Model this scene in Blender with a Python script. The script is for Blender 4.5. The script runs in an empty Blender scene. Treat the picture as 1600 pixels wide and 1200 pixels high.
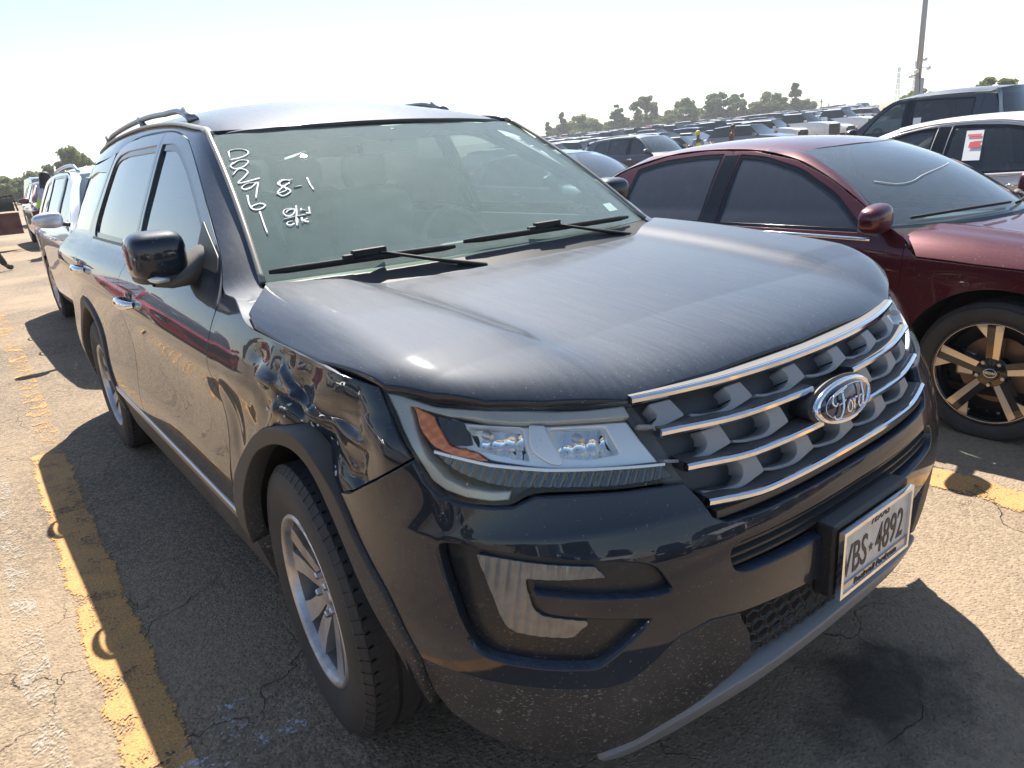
import bpy, bmesh, math, random
import numpy as np
from mathutils import Vector, Matrix
from mathutils.geometry import delaunay_2d_cdt
R=math.radians
random.seed(7); rng=np.random.default_rng(7)
scene=bpy.context.scene; COL=scene.collection
# ---------------------------------------------------------------- camera
cd=bpy.data.cameras.new('camera'); cam=bpy.data.objects.new('camera',cd); COL.objects.link(cam); scene.camera=cam
YAW,PIT,ROL=R(36.908),R(-18.005),R(-4.463)
fw=Vector((math.sin(YAW)*math.cos(PIT),math.cos(YAW)*math.cos(PIT),math.sin(PIT)))
r0=Vector((math.cos(YAW),-math.sin(YAW),0)); u0=r0.cross(fw)
rr=r0*math.cos(ROL)+u0*math.sin(ROL); uu=-r0*math.sin(ROL)+u0*math.cos(ROL)
M4=Matrix((rr,uu,-fw)).transposed().to_4x4(); M4.translation=Vector((-1.489,-1.655,1.468)); cam.matrix_world=M4
cd.sensor_width=36; cd.lens=36*1114.8/1600; cd.clip_start=.05; cd.clip_end=3000
# ---------------------------------------------------------------- sky, sun, exposure
SUN=Vector((.40,.65,1.0)).normalized(); ELEV=math.asin(SUN.z); AZ=math.atan2(SUN.x,SUN.y)
w=bpy.data.worlds.new('World'); scene.world=w; w.use_nodes=True
nt=w.node_tree; bg=nt.nodes['Background']; sky=nt.nodes.new('ShaderNodeTexSky'); sky.sky_type='NISHITA'
sky.sun_disc=False; sky.sun_elevation=ELEV; sky.sun_rotation=AZ; sky.air_density=1.0; sky.dust_density=.3; sky.ozone_density=1.2; sky.altitude=100
nt.links.new(sky.outputs[0],bg.inputs[0]); bg.inputs[1].default_value=0.075
sd=bpy.data.lights.new('sun','SUN'); sd.energy=5.0; sd.angle=R(.53); sd.color=(1,.93,.83)
so=bpy.data.objects.new('sun',sd); COL.objects.link(so); so.rotation_euler=(-SUN).to_track_quat('-Z','Y').to_euler()
scene.view_settings.view_transform='Standard'; scene.view_settings.look='None'; scene.view_settings.exposure=1.2
scene.view_settings.gamma=1; scene.view_settings.use_curve_mapping=False
scene.cycles.use_denoising=True; scene.cycles.max_bounces=8; scene.cycles.transparent_max_bounces=14
scene.cycles.sample_clamp_indirect=6
# ---------------------------------------------------------------- helpers
def tag(o,label=None,cat=None,group=None,kind=None):
    if label: o['label']=label
    if cat: o['category']=cat
    if group: o['group']=group
    if kind: o['kind']=kind
    return o
def empty(name,loc=(0,0,0),rz=0,parent=None):
    o=bpy.data.objects.new(name,None); COL.objects.link(o); o.location=loc; o.rotation_euler=(0,0,rz); o.parent=parent; o.empty_display_size=.1
    return o
def link(name,me,mat=None,parent=None,smooth=None):
    o=bpy.data.objects.new(name,me); COL.objects.link(o); o.parent=parent
    if mat is not None:
        for m in (mat if isinstance(mat,(list,tuple)) else [mat]): me.materials.append(m)
    if smooth is not None: me.polygons.foreach_set('use_smooth',[smooth]*len(me.polygons))
    return o
def raw(name,V,F,mat=None,parent=None,smooth=False,midx=None):
    me=bpy.data.meshes.new(name); me.from_pydata([tuple(map(float,v)) for v in V],[],[tuple(map(int,f)) for f in F])
    if midx is not None: me.polygons.foreach_set('material_index',midx)
    me.update(); return link(name,me,mat,parent,smooth)
class MB:
    'collects simple shapes into one mesh'
    def __init__(s): s.v=[]; s.f=[]; s.m=[]; s.cur=0
    def add(s,V,F):
        n=len(s.v); s.v+= [tuple(map(float,v)) for v in V]; s.f+=[tuple(int(i)+n for i in f) for f in F]; s.m+=[s.cur]*len(F); return s
    def box(s,a,b,rot=None,c=None):
        V=[(x,y,z) for x in (a[0],b[0]) for y in (a[1],b[1]) for z in (a[2],b[2])]
        if rot is not None:
            c=Vector(c if c is not None else [(a[i]+b[i])/2 for i in range(3)]); V=[tuple(c+rot@(Vector(v)-c)) for v in V]
        return s.add(V,[(0,1,3,2),(4,6,7,5),(0,4,5,1),(2,3,7,6),(0,2,6,4),(1,5,7,3)])
    def tube(s,P,r,n=8,closed=False,cap=True,flat=None):
        P=[Vector(p) for p in P]; rs=r if isinstance(r,(list,tuple,np.ndarray)) else [r]*len(P)
        V=[];F=[]; N=len(P); up=None
        for i,p in enumerate(P):
            if closed: t=(P[(i+1)%N]-P[i-1])
            else: t=(P[min(i+1,N-1)]-P[max(i-1,0)])
            t.normalize()
            if up is None: up=Vector((0,0,1)) if abs(t.z)<.9 else Vector((1,0,0))
            a=t.cross(up); 
            if a.length<1e-6: a=t.orthogonal()
            a.normalize(); b=a.cross(t); up=b
            for k in range(n):
                q=2*math.pi*k/n; fx,fy=(1,1) if flat is None else flat
                V.append(p+a*math.cos(q)*rs[i]*fx+b*math.sin(q)*rs[i]*fy)
        for i in range(N if closed else N-1):
            j=(i+1)%N
            for k in range(n): F.append((i*n+k,i*n+(k+1)%n,j*n+(k+1)%n,j*n+k))
        if cap and not closed: F.append(tuple(range(n))[::-1]); F.append(tuple((N-1)*n+k for k in range(n)))
        return s.add(V,F)
    def lathe(s,prof,axis='x',c=(0,0,0),n=48,cap=False):
        # prof: list of (axial, radius)
        V=[];F=[]; m=len(prof)
        for k in range(n):
            q=2*math.pi*k/n
            for a,r in prof:
                if axis=='x': V.append((c[0]+a,c[1]+r*math.cos(q),c[2]+r*math.sin(q)))
                elif axis=='y': V.append((c[0]+r*math.cos(q),c[1]+a,c[2]+r*math.sin(q)))
                else: V.append((c[0]+r*math.cos(q),c[1]+r*math.sin(q),c[2]+a))
        for k in range(n):
            for i in range(m-1): F.append((k*m+i,k*m+i+1,((k+1)%n)*m+i+1,((k+1)%n)*m+i))
        return s.add(V,F)
    def grid(s,G):
        G=np.asarray(G); a,b=G.shape[:2]
        return s.add(G.reshape(-1,3),[(i*b+j,i*b+j+1,(i+1)*b+j+1,(i+1)*b+j) for i in range(a-1) for j in range(b-1)])
    def build(s,name,mat=None,parent=None,smooth=False,bevel=0,auto=None):
        o=raw(name,s.v,s.f,mat,parent,smooth,s.m if any(s.m) else None)
        if bevel:
            bm=bmesh.new(); bm.from_mesh(o.data); bmesh.ops.remove_doubles(bm,verts=bm.verts,dist=1e-5)
            bmesh.ops.recalc_face_normals(bm,faces=bm.faces)
            ed=[e for e in bm.edges if len(e.link_faces)==2 and e.calc_face_angle(0)>.5]
            bmesh.ops.bevel(bm,geom=ed,offset=bevel,segments=2,affect='EDGES',profile=.6,clamp_overlap=True); bm.to_mesh(o.data); bm.free()
        else:
            bm=bmesh.new(); bm.from_mesh(o.data); bmesh.ops.recalc_face_normals(bm,faces=bm.faces); bm.to_mesh(o.data); bm.free()
        if auto: sharp(o.data,auto)
        return o
def sharp(me,ang=40):
    me.polygons.foreach_set('use_smooth',[True]*len(me.polygons))
    me.set_sharp_from_angle(angle=R(ang))
def copy_tree(o,parent=None,top=True):
    c=o.copy(); COL.objects.link(c); c.parent=parent
    for ch in o.children: copy_tree(ch,c,False)
    return c
def fillet(P,n=5):
    'P: list of (u,v) or (u,v,r); rounds every corner by its own r'
    out=[]; N=len(P)
    for i,p in enumerate(P):
        r=p[2] if len(p)>2 else 0
        a=np.array(P[i-1][:2],float); b=np.array(p[:2],float); c=np.array(P[(i+1)%N][:2],float)
        if r<=0: out.append(b); continue
        la,lc=np.linalg.norm(a-b),np.linalg.norm(c-b)
        s=b+(a-b)*min(r/la,.48); e=b+(c-b)*min(r/lc,.48)
        for k in range(n):
            t=k/(n-1); out.append((1-t)**2*s+2*t*(1-t)*b+t*t*e)
    return np.array(out)
def smooth_poly(P,n=4):
    'closed Catmull-Rom; a third value 1 marks a sharp corner'
    out=[]; N=len(P); Q=[np.array(p[:2],float) for p in P]; c=[len(p)>2 and p[2] for p in P]
    for i in range(N):
        p1,p2=Q[i],Q[(i+1)%N]
        p0=Q[i-1] if not c[i] else p1-(p2-p1); p3=Q[(i+2)%N] if not c[(i+1)%N] else p2+(p2-p1)
        for k in range(n):
            t=k/n; out.append(.5*((2*p1)+(-p0+p2)*t+(2*p0-5*p1+4*p2-p3)*t*t+(-p0+3*p1-3*p2+p3)*t**3))
    return np.array(out)
def crs(P,n=6):
    'open Catmull-Rom through points of any dimension'
    P=[np.array(p,float) for p in P]; P=[2*P[0]-P[1]]+P+[2*P[-1]-P[-2]]; out=[]
    for i in range(1,len(P)-2):
        for k in range(n):
            t=k/n; p0,p1,p2,p3=P[i-1:i+3]
            out.append(.5*((2*p1)+(-p0+p2)*t+(2*p0-5*p1+4*p2-p3)*t*t+(-p0+3*p1-3*p2+p3)*t**3))
    out.append(P[-2]); return np.array(out)
def resample(P,h,closed=True):
    Q=np.vstack([P,P[:1]]) if closed else P; out=[]
    for a,b in zip(Q[:-1],Q[1:]):
        n=max(1,int(np.ceil(np.linalg.norm(b-a)/h)))
        for k in range(n): out.append(a+(b-a)*k/n)
    if not closed: out.append(Q[-1])
    return np.array(out)
def inpoly(P,x,y):
    c=np.zeros(len(x),bool); j=len(P)-1
    for i in range(len(P)):
        xi,yi=P[i];xj,yj=P[j]
        if yi!=yj:
            m=((yi>y)!=(yj>y))&(x<(xj-xi)*(y-yi)/(yj-yi)+xi); c^=m
        j=i
    return c
def area(P): x,y=P[:,0],P[:,1]; return .5*np.sum(x*np.roll(y,-1)-np.roll(x,-1)*y)
def inset(P,d):
    'moves a closed outline d towards its inside (d<0 outwards)'
    if area(P)<0: d=-d
    a=P-np.roll(P,1,0); b=np.roll(P,-1,0)-P
    na=np.stack([-a[:,1],a[:,0]],1); na/=np.linalg.norm(na,axis=1,keepdims=True)+1e-12
    nb=np.stack([-b[:,1],b[:,0]],1); nb/=np.linalg.norm(nb,axis=1,keepdims=True)+1e-12
    m=na+nb; m/=np.linalg.norm(m,axis=1,keepdims=True)+1e-12
    k=1/np.clip((m*na).sum(1),.5,1)
    return P+m*(d*k)[:,None]
def mesh_normals(me,N):
    me.polygons.foreach_set('use_smooth',[True]*len(me.polygons))
    me.normals_split_custom_set_from_vertices([tuple(map(float,n)) for n in N])
CEN=np.array([0,1.6,.75])
def panel(name,fn,outer,mat,parent,holes=(),h=.03,su=1.0,gap=.0018,bev=.0012,fold=.012,off=0,disp=None,mirror=False,cen=None,flip=None,keep=True):
    'cuts an outline (and holes) out of a smooth surface fn(u,v), gives it rolled edges, its own normals and thickness'
    cen=CEN if cen is None else cen; S=np.array([su,1.0])
    rings=[]
    for k,P in enumerate([outer]+list(holes)):
        P=np.asarray(P,float)*S
        if area(P)<0: P=P[::-1]
        P=resample(P,h*1.0)
        d=np.linalg.norm(P-np.roll(P,1,0),axis=1); P=P[d>1e-5]
        P=inset(P,gap if k==0 else -gap); rings.append(P)
    ins=[inset(P,bev if k==0 else -bev) for k,P in enumerate(rings)]
    lo=ins[0].min(0); hi=ins[0].max(0)
    gx,gy=np.meshgrid(np.arange(lo[0]+h*.5,hi[0],h),np.arange(lo[1]+h*.5,hi[1],h*.9)); gx[::2]+=h*.5
    gx=gx.ravel(); gy=gy.ravel()
    m=inpoly(inset(ins[0],h*.35),gx,gy)
    for P in ins[1:]: m&=~inpoly(inset(P,-h*.35),gx,gy)
    G=np.stack([gx[m],gy[m]],1)
    V2=[tuple(p) for P in ins for p in P]; E=[];o=0
    for P in ins: n=len(P); E+=[(o+i,o+(i+1)%n) for i in range(n)]; o+=n
    nb=o; V2+= [tuple(p) for p in G]
    res=delaunay_2d_cdt([Vector(v) for v in V2],E,[],0,1e-7)
    W=np.array([tuple(v) for v in res[0]]); T=np.array([tuple(f) for f in res[2] if len(f)==3])
    c=W[T].mean(1); k=inpoly(ins[0],c[:,0],c[:,1])
    for P in ins[1:]: k&=~inpoly(P,c[:,0],c[:,1])
    T=T[k]
    sg=-1.0 if mirror else 1.0
    def base(U): 
        p=np.array(fn(U[:,0]/su,U[:,1]),float); return p
    def nrm(f,U,e=8e-4):
        a=f(U+[e,0])-f(U-[e,0]); b=f(U+[0,e])-f(U-[0,e]); n=np.cross(a,b); return n/(np.linalg.norm(n,axis=1,keepdims=True)+1e-12)
    n0=nrm(base,W); P0=base(W); sgn=np.sign(np.median(((P0-cen)*n0).sum(1))) if flip is None else flip
    if sgn==0: sgn=1
    def full(U):
        q=base(U)
        if disp is not None or off:
            n=nrm(base,U)*sgn; dd=off+(disp(U[:,0]/su,U[:,1]) if disp is not None else 0); q=q+n*np.reshape(dd,(-1,1))
        return q
    P=full(W); N=nrm(full,W)*sgn
    V=[P];NN=[N]; F=[T]; base_n=len(P)
    # rim rings
    from_ring=0
    for k,(a,b) in enumerate(zip(ins,rings)):
        pa=full(a); pb=full(b); na=nrm(full,a)*sgn; n=len(a)
        out=pb-pa; out/=np.linalg.norm(out,axis=1,keepdims=True)+1e-12
        pb=pb-na*bev*.8; pc=pb-na*fold
        V+=[pa,pb,pc]; NN+=[na,(na+out*2)/np.linalg.norm(na+out*2,axis=1,keepdims=True),out]
        i=np.arange(n); j=(i+1)%n
        for s in (0,n): F.append(np.stack([base_n+s+i,base_n+s+j,base_n+s+n+j,base_n+s+n+i],1))
        base_n+=3*n
    V=np.vstack(V);NN=np.vstack(NN)
    if mirror: V[:,0]*=-1; NN[:,0]*=-1
    faces=[]
    for A in F: faces+= [tuple(int(x) for x in r) for r in A]
    # orient faces with their normals
    out=[]
    Vn=V
    for f in faces:
        a,b,c_=Vn[f[0]],Vn[f[1]],Vn[f[2]]
        g=np.cross(b-a,c_-a) if len(f)==3 else np.cross(Vn[f[2]]-a,Vn[f[3]]-b)
        out.append(f if np.dot(g,NN[f[0]]+NN[f[1]]+NN[f[2]])>=0 else f[::-1])
    me=bpy.data.meshes.new(name); me.from_pydata([tuple(v) for v in V.tolist()],[],out); me.update()
    o=link(name,me,mat,parent); mesh_normals(me,NN)
    return o
# ---------------------------------------------------------------- materials
class NT:
    def __init__(s,name):
        s.m=bpy.data.materials.new(name); s.m.use_nodes=True; s.t=s.m.node_tree; s.n=s.t.nodes; s.b=s.n['Principled BSDF']; s.o=s.n['Material Output']
    def new(s,ty,**k):
        x=s.n.new(ty)
        for a,b in k.items(): setattr(x,a,b)
        return x
    def l(s,a,b): s.t.links.new(a,b)
    def set(s,**k):
        for a,b in k.items():
            i=s.b.inputs[a.replace('_',' ')]; i.default_value=(*b,1) if isinstance(b,tuple) and len(b)==3 else b
        return s
    def noise(s,scale,detail=4,rough=.55,vec=None,dist=0):
        x=s.new('ShaderNodeTexNoise'); x.inputs['Scale'].default_value=scale; x.inputs['Detail'].default_value=detail; x.inputs['Roughness'].default_value=rough; x.inputs['Distortion'].default_value=dist
        s.l(vec if vec is not None else s.coord(),x.inputs['Vector']); return x.outputs['Fac']
    def coord(s):
        if not hasattr(s,'_c'): s._c=s.new('ShaderNodeTexCoord')
        return s._c.outputs['Object']
    def mapv(s,scale=(1,1,1),rot=(0,0,0),vec=None):
        x=s.new('ShaderNodeMapping'); x.inputs['Scale'].default_value=scale; x.inputs['Rotation'].default_value=rot; s.l(vec if vec is not None else s.coord(),x.inputs['Vector']); return x.outputs[0]
    def ramp(s,f,stops):
        x=s.new('ShaderNodeValToRGB'); e=x.color_ramp.elements
        while len(e)<len(stops): e.new(.5)
        for i,(p,c) in enumerate(stops): e[i].position=p; e[i].color=(*c,1) if isinstance(c,tuple) else (c,c,c,1)
        s.l(f,x.inputs[0]); return x.outputs[0]
    def math(s,op,a,b=0,clamp=False):
        x=s.new('ShaderNodeMath',operation=op); x.use_clamp=clamp
        for i,v in enumerate((a,b)):
            if isinstance(v,(int,float)): x.inputs[i].default_value=v
            else: s.l(v,x.inputs[i])
        return x.outputs[0]
    def mix(s,f,a,b):
        x=s.new('ShaderNodeMix',data_type='RGBA')
        for i,v in ((0,f),(6,a),(7,b)):
            if isinstance(v,(int,float)): x.inputs[i].default_value=v
            elif isinstance(v,tuple): x.inputs[i].default_value=(*v,1)
            else: s.l(v,x.inputs[i])
        return x.outputs[2]
    def bump(s,h,st=.2,dist=.01):
        x=s.new('ShaderNodeBump'); x.inputs['Strength'].default_value=st; x.inputs['Distance'].default_value=dist; s.l(h,x.inputs['Height']); s.l(x.outputs[0],s.b.inputs['Normal']); return x
    def shmix(s,f,a,b):
        x=s.new('ShaderNodeMixShader')
        if isinstance(f,(int,float)): x.inputs[0].default_value=f
        else: s.l(f,x.inputs[0])
        s.l(a,x.inputs[1]); s.l(b,x.inputs[2]); return x.outputs[0]
def simple(name,col,rough=.5,metal=0,**k):
    t=NT(name); t.set(Base_Color=col,Roughness=rough,Metallic=metal,**k); return t.m
def up_mask(t,lo=.35,hi=.95):
    g=t.new('ShaderNodeNewGeometry'); x=t.new('ShaderNodeSeparateXYZ'); t.l(g.outputs['Normal'],x.inputs[0])
    mr=t.new('ShaderNodeMapRange'); mr.inputs[1].default_value=lo; mr.inputs[2].default_value=hi; t.l(x.outputs['Z'],mr.inputs[0]); return mr.outputs[0]
def paint(name,col,metal=.5,rough=.35,dust=.5,dustcol=(.36,.34,.31),side_dust=.03,flake=True,low=True):
    'metallic paint under clear coat, with road dust settled on the upward faces'
    t=NT(name); t.set(Metallic=metal,Roughness=rough,Coat_Weight=1.0,Coat_Roughness=.03)
    um=up_mask(t,.55,.98); t.set(Specular_IOR_Level=.15); n1=t.noise(2.2,6,.6); n2=t.noise(1.0,5,.7,t.mapv((75,4,40))); n3=t.noise(420,2,.5)
    d=t.math('MULTIPLY',um,t.ramp(n1,[(.25,.55),(.8,1.0)])); d=t.math('MULTIPLY',d,t.ramp(n2,[(.3,.55),(.7,1.25)])); d=t.math('MULTIPLY',d,t.ramp(n3,[(.3,.6),(.7,1.15)]))
    d=t.math('MULTIPLY',d,dust); d=t.math('ADD',d,side_dust)
    if low:
        s=t.new('ShaderNodeSeparateXYZ'); t.l(t.coord(),s.inputs[0]); mr=t.new('ShaderNodeMapRange'); mr.inputs[1].default_value=.62; mr.inputs[2].default_value=.30; mr.inputs[4].default_value=.28; t.l(s.outputs['Z'],mr.inputs[0])
        d=t.math('ADD',d,t.math('MULTIPLY',mr.outputs[0],n1))
    sp=t.ramp(t.noise(150,1,.5),[(.735,0.),(.75,.5)]); d=t.math('MAXIMUM',d,sp,True)
    c=t.mix(d,col,dustcol); t.l(c,t.b.inputs['Base Color'])
    t.l(t.math('MULTIPLY',t.math('SUBTRACT',1,d,True),metal),t.b.inputs['Metallic'])
    t.l(t.math('SUBTRACT',1,t.math('MULTIPLY',d,2.6),True),t.b.inputs['Coat Weight'])
    t.l(t.math('ADD',t.math('MULTIPLY',d,.6),rough,True),t.b.inputs['Roughness'])
    t.l(t.math('ADD',t.math('MULTIPLY',d,.40),.012,True),t.b.inputs['Coat Roughness'])
    return t.m
def glass(name,tint=(.6,.75,.7),film=.12,filmcol=(.5,.52,.5),ior=1.5,rough=.0,gain=1.6,opac=0.0,opcol=(.02,.02,.025)):
    'thin window glass: see-through tint, mirror by Fresnel and a film of dust or painted glare'
    t=NT(name); tr=t.new('ShaderNodeBsdfTransparent'); tr.inputs[0].default_value=(*tint,1)
    body=tr.outputs[0]
    if opac>0:
        df=t.new('ShaderNodeBsdfDiffuse'); df.inputs[0].default_value=(*opcol,1); body=t.shmix(opac,body,df.outputs[0])
    if film>0:
        df=t.new('ShaderNodeBsdfDiffuse'); df.inputs[0].default_value=(*filmcol,1)
        f=t.math('MULTIPLY',t.ramp(t.noise(1.0,6,.7,t.mapv((18,18,3))),[(.25,.85),(.75,1.1)]),film)
        sp=t.ramp(t.noise(110,1,.5),[(.76,0.),(.775,.4)]); f=t.math('MAXIMUM',f,sp,True)
        body=t.shmix(f,body,df.outputs[0])
    fr=t.new('ShaderNodeFresnel'); fr.inputs[0].default_value=ior
    gl=t.new('ShaderNodeBsdfGlossy'); gl.inputs['Roughness'].default_value=rough
    g=t.new('ShaderNodeNewGeometry'); 
    fac=t.math('MULTIPLY',fr.outputs[0],gain,True)
    fac=t.math('MULTIPLY',fac,t.math('SUBTRACT',1,g.outputs['Backfacing']))
    t.l(t.shmix(fac,body,gl.outputs[0]),t.o.inputs['Surface']); return t.m
def dirty_plastic(name,col=(.022,.022,.023),rough=.5,splat=.5,coat=0):
    t=NT(name); t.set(Roughness=rough,Coat_Weight=coat)
    v=t.noise(1.0,3,.6,t.mapv((120,120,240))); sp=t.ramp(v,[(.60,0.),(.66,.65)])
    n=t.noise(4,5,.6); base=t.ramp(n,[(.35,.0),(.85,.16)])
    big=t.ramp(t.noise(45,2,.5),[(.69,0.),(.73,.45)])
    s=t.new('ShaderNodeSeparateXYZ'); t.l(t.coord(),s.inputs[0]); mr=t.new('ShaderNodeMapRange'); mr.inputs[1].default_value=.75; mr.inputs[2].default_value=.30; t.l(s.outputs['Z'],mr.inputs[0])
    f=t.math('MULTIPLY',t.math('MAXIMUM',t.math('MAXIMUM',sp,big),base),t.math('MULTIPLY',mr.outputs[0],splat*2),True)
    f=t.math('MAXIMUM',f,t.math('MULTIPLY',up_mask(t,.3,.9),.30))
    t.l(t.mix(f,col,(.30,.28,.25)),t.b.inputs['Base Color']); t.l(t.math('ADD',t.math('MULTIPLY',f,.4),rough,True),t.b.inputs['Roughness'])
    t.bump(t.noise(900,2,.5),.15,.001); return t.m
M={}
M['paint']=paint('dark_navy_paint',(.005,.010,.021),metal=.08,rough=.42,dust=.31,dustcol=(.22,.26,.32),side_dust=.008)
M['plastic']=dirty_plastic('black_plastic',(.018,.019,.021),.42,.25)
M['clad']=dirty_plastic('worn_cladding',(.024,.025,.028),.55,.9)
M['gloss_black']=simple('gloss_black',(.008,.008,.010),.12)
M['black']=simple('matte_black',(.010,.010,.011),.7)
M['liner']=simple('wheel_liner',(.012,.012,.013),.85)
M['chrome']=simple('chrome',(.80,.81,.83),.07,1.0)
M['satin']=simple('satin_silver',(.50,.51,.53),.32,1.0)
M['dull']=dirty_plastic('dull_silver_lip',(.22,.225,.24),.36,.5)
M['grey_grille']=dirty_plastic('grey_grille_plastic',(.30,.305,.315),.36,.10)
M['ws']=glass('windshield_glass',(.78,.92,.87),.27,(.48,.62,.57),gain=1.0)
M['sideglass']=glass('tinted_side_glass',(.22,.25,.26),.10,(.3,.32,.33),ior=1.6)
M['privacy']=glass('privacy_glass',(.06,.07,.075),.10,(.3,.32,.33),ior=1.6)
M['lamp']=glass('lamp_lens',(.97,.98,.97),.03,(.55,.55,.50),ior=1.42,gain=.9)
M['reflector']=simple('lamp_reflector',(.90,.92,.93),.09,1.0)
M['lamp_white']=simple('lamp_pale_plastic',(.80,.82,.83),.30,.45)
M['amber']=simple('amber_lens',(.62,.16,.015),.25,0.0,Coat_Weight=1.0)
M['lampdark']=simple('lamp_dark_bezel',(.03,.033,.036),.2)
M['mirror']=simple('mirror_glass',(.8,.82,.84),.02,1.0)
M['interior']=simple('interior_dark_trim',(.22,.22,.21),.7)
M['seat']=simple('seat_cloth',(.42,.41,.38),.85)
M['chalk']=simple('white_paint_marker',(.85,.85,.84),.6)
M['paper']=simple('white_paper',(.78,.78,.76),.6)
M['red_ink']=simple('red_ink',(.7,.06,.08),.6)
def rubber():
    t=NT('tyre_rubber'); t.set(Roughness=.75)
    n=t.noise(5,5,.6); n2=t.ramp(t.noise(95,2,.5),[(.62,0.),(.68,.6)])
    c=t.mix(t.math('MAXIMUM',t.math('MULTIPLY',n,.35),t.math('MULTIPLY',n2,.5)),(.013,.013,.014),(.17,.16,.15)); t.l(c,t.b.inputs['Base Color']); t.bump(t.noise(60,3,.5),.3,.002); return t.m
M['rubber']=rubber()
def rimm():
    t=NT('alloy_silver'); t.set(Metallic=.9,Roughness=.33)
    f=t.ramp(t.noise(14,5,.65),[(.45,0.),(.75,.75)]); t.l(t.mix(f,(.58,.58,.59),(.30,.27,.23)),t.b.inputs['Base Color']); t.l(t.math('SUBTRACT',.9,t.math('MULTIPLY',f,.8)),t.b.inputs['Metallic']); t.l(t.math('ADD',.33,t.math('MULTIPLY',f,.4)),t.b.inputs['Roughness']); return t.m
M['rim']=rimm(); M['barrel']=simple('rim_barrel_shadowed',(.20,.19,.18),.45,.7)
M['cowlm']=simple('cowl_black_plastic',(.018,.018,.019),.55)
M['rim_dark']=simple('alloy_black',(.014,.014,.016),.18,.2,Coat_Weight=.8)
M['rim_face']=simple('alloy_machined_face',(.62,.58,.54),.28,1.0)
M['disc']=simple('brake_disc',(.22,.15,.11),.45,.8)
def asphalt():
    t=NT('old_asphalt'); t.set(Roughness=.88)
    P=t.coord(); big=t.noise(.35,5,.6); mid=t.noise(5,6,.65); fine=t.noise(140,3,.6)
    vo=t.new('ShaderNodeTexVoronoi'); vo.inputs['Scale'].default_value=80; t.l(P,vo.inputs['Vector'])
    agg=t.ramp(vo.outputs['Distance'],[(.05,1.0),(.55,.35)])
    hue=t.new('ShaderNodeSeparateColor'); t.l(vo.outputs['Color'],hue.inputs[0])
    c=t.mix(t.ramp(hue.outputs[0],[(.2,0.),(.95,1.)]),(.115,.085,.056),(.37,.275,.180))
    c=t.mix(t.math('MULTIPLY',t.ramp(fine,[(.3,1.),(.6,0.)]),.6),c,(.085,.066,.048))
    c=t.mix(t.ramp(mid,[(.3,.35),(.65,0.)]),c,(.11,.088,.066)); c=t.mix(t.ramp(big,[(.40,0.),(.62,.65)]),c,(.38,.285,.185))
    # cracks
    w1=t.new('ShaderNodeTexVoronoi',feature='DISTANCE_TO_EDGE'); w1.inputs['Scale'].default_value=1.5
    dv=t.new('ShaderNodeVectorMath',operation='ADD'); nn=t.new('ShaderNodeTexNoise'); nn.inputs['Scale'].default_value=4; nn.inputs['Detail'].default_value=6; t.l(P,nn.inputs['Vector'])
    sc=t.new('ShaderNodeVectorMath',operation='SCALE'); sc.inputs['Scale'].default_value=.45; t.l(nn.outputs['Color'],sc.inputs[0]); t.l(P,dv.inputs[0]); t.l(sc.outputs[0],dv.inputs[1]); t.l(dv.outputs[0],w1.inputs['Vector'])
    cr=t.ramp(w1.outputs['Distance'],[(.0,1.),(.0065,0.)]); cr=t.math('MULTIPLY',cr,t.ramp(t.noise(.9,3,.5),[(.50,0.),(.62,1.)]))
    w2=t.new('ShaderNodeTexVoronoi',feature='DISTANCE_TO_EDGE'); w2.inputs['Scale'].default_value=7; t.l(dv.outputs[0],w2.inputs['Vector'])
    c2=t.math('MULTIPLY',t.ramp(w2.outputs['Distance'],[(0.,1.),(.02,0.)]),t.ramp(t.noise(1.7,3,.5),[(.58,0.),(.70,.8)]))
    cr=t.math('MAXIMUM',cr,c2); c=t.mix(t.math('MULTIPLY',cr,.6),c,(.03,.027,.024))
    st=t.ramp(t.noise(1.1,4,.6,t.mapv((1,1,1),(0,0,1))),[(.70,0.),(.80,.55)]); c=t.mix(st,c,(.03,.028,.026))
    t.l(c,t.b.inputs['Base Color'])
    h=t.math('SUBTRACT',t.math('ADD',t.math('MULTIPLY',agg,.55),t.math('MULTIPLY',fine,.5)),t.math('MULTIPLY',cr,1.2))
    t.bump(h,1.0,.009); t._asph=(c,cr); return t
TA=asphalt(); M['asphalt']=TA.m
def yellow(name='worn_yellow_paint',th=.70):
    t=NT(name); t.set(Roughness=.75)
    n=t.noise(7,7,.72); n2=t.noise(110,3,.6); n3=t.noise(1.3,3,.6)
    c=t.mix(t.ramp(n2,[(.35,0.),(.7,1.)]),(.44,.215,.055),(.74,.39,.11)); c=t.mix(t.ramp(n,[(.4,.5),(.7,0.)]),c,(.24,.16,.09))
    t.l(c,t.b.inputs['Base Color'])
    g=t.new('ShaderNodeTexCoord'); x=t.new('ShaderNodeSeparateXYZ'); t.l(g.outputs['Generated'],x.inputs[0])
    e=t.math('ABSOLUTE',t.math('SUBTRACT',x.outputs['X'],.5)); e=t.math('MULTIPLY',t.math('SUBTRACT',e,.36),1.5)
    e=t.math('MAXIMUM',e,0)
    a=t.math('ADD',t.math('MULTIPLY',n,.9),t.math('MULTIPLY',n2,.5)); a=t.math('SUBTRACT',t.math('ADD',a,t.math('MULTIPLY',n3,.25)),e)
    t.l(t.ramp(a,[(th,0.),(th+.06,1.)]),t.b.inputs['Alpha'])
    t.bump(t.noise(120,3,.6),.8,.005); return t.m
M['yellow']=yellow(); M['yellow_worn']=yellow('nearly_gone_yellow_paint',.85)
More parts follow.
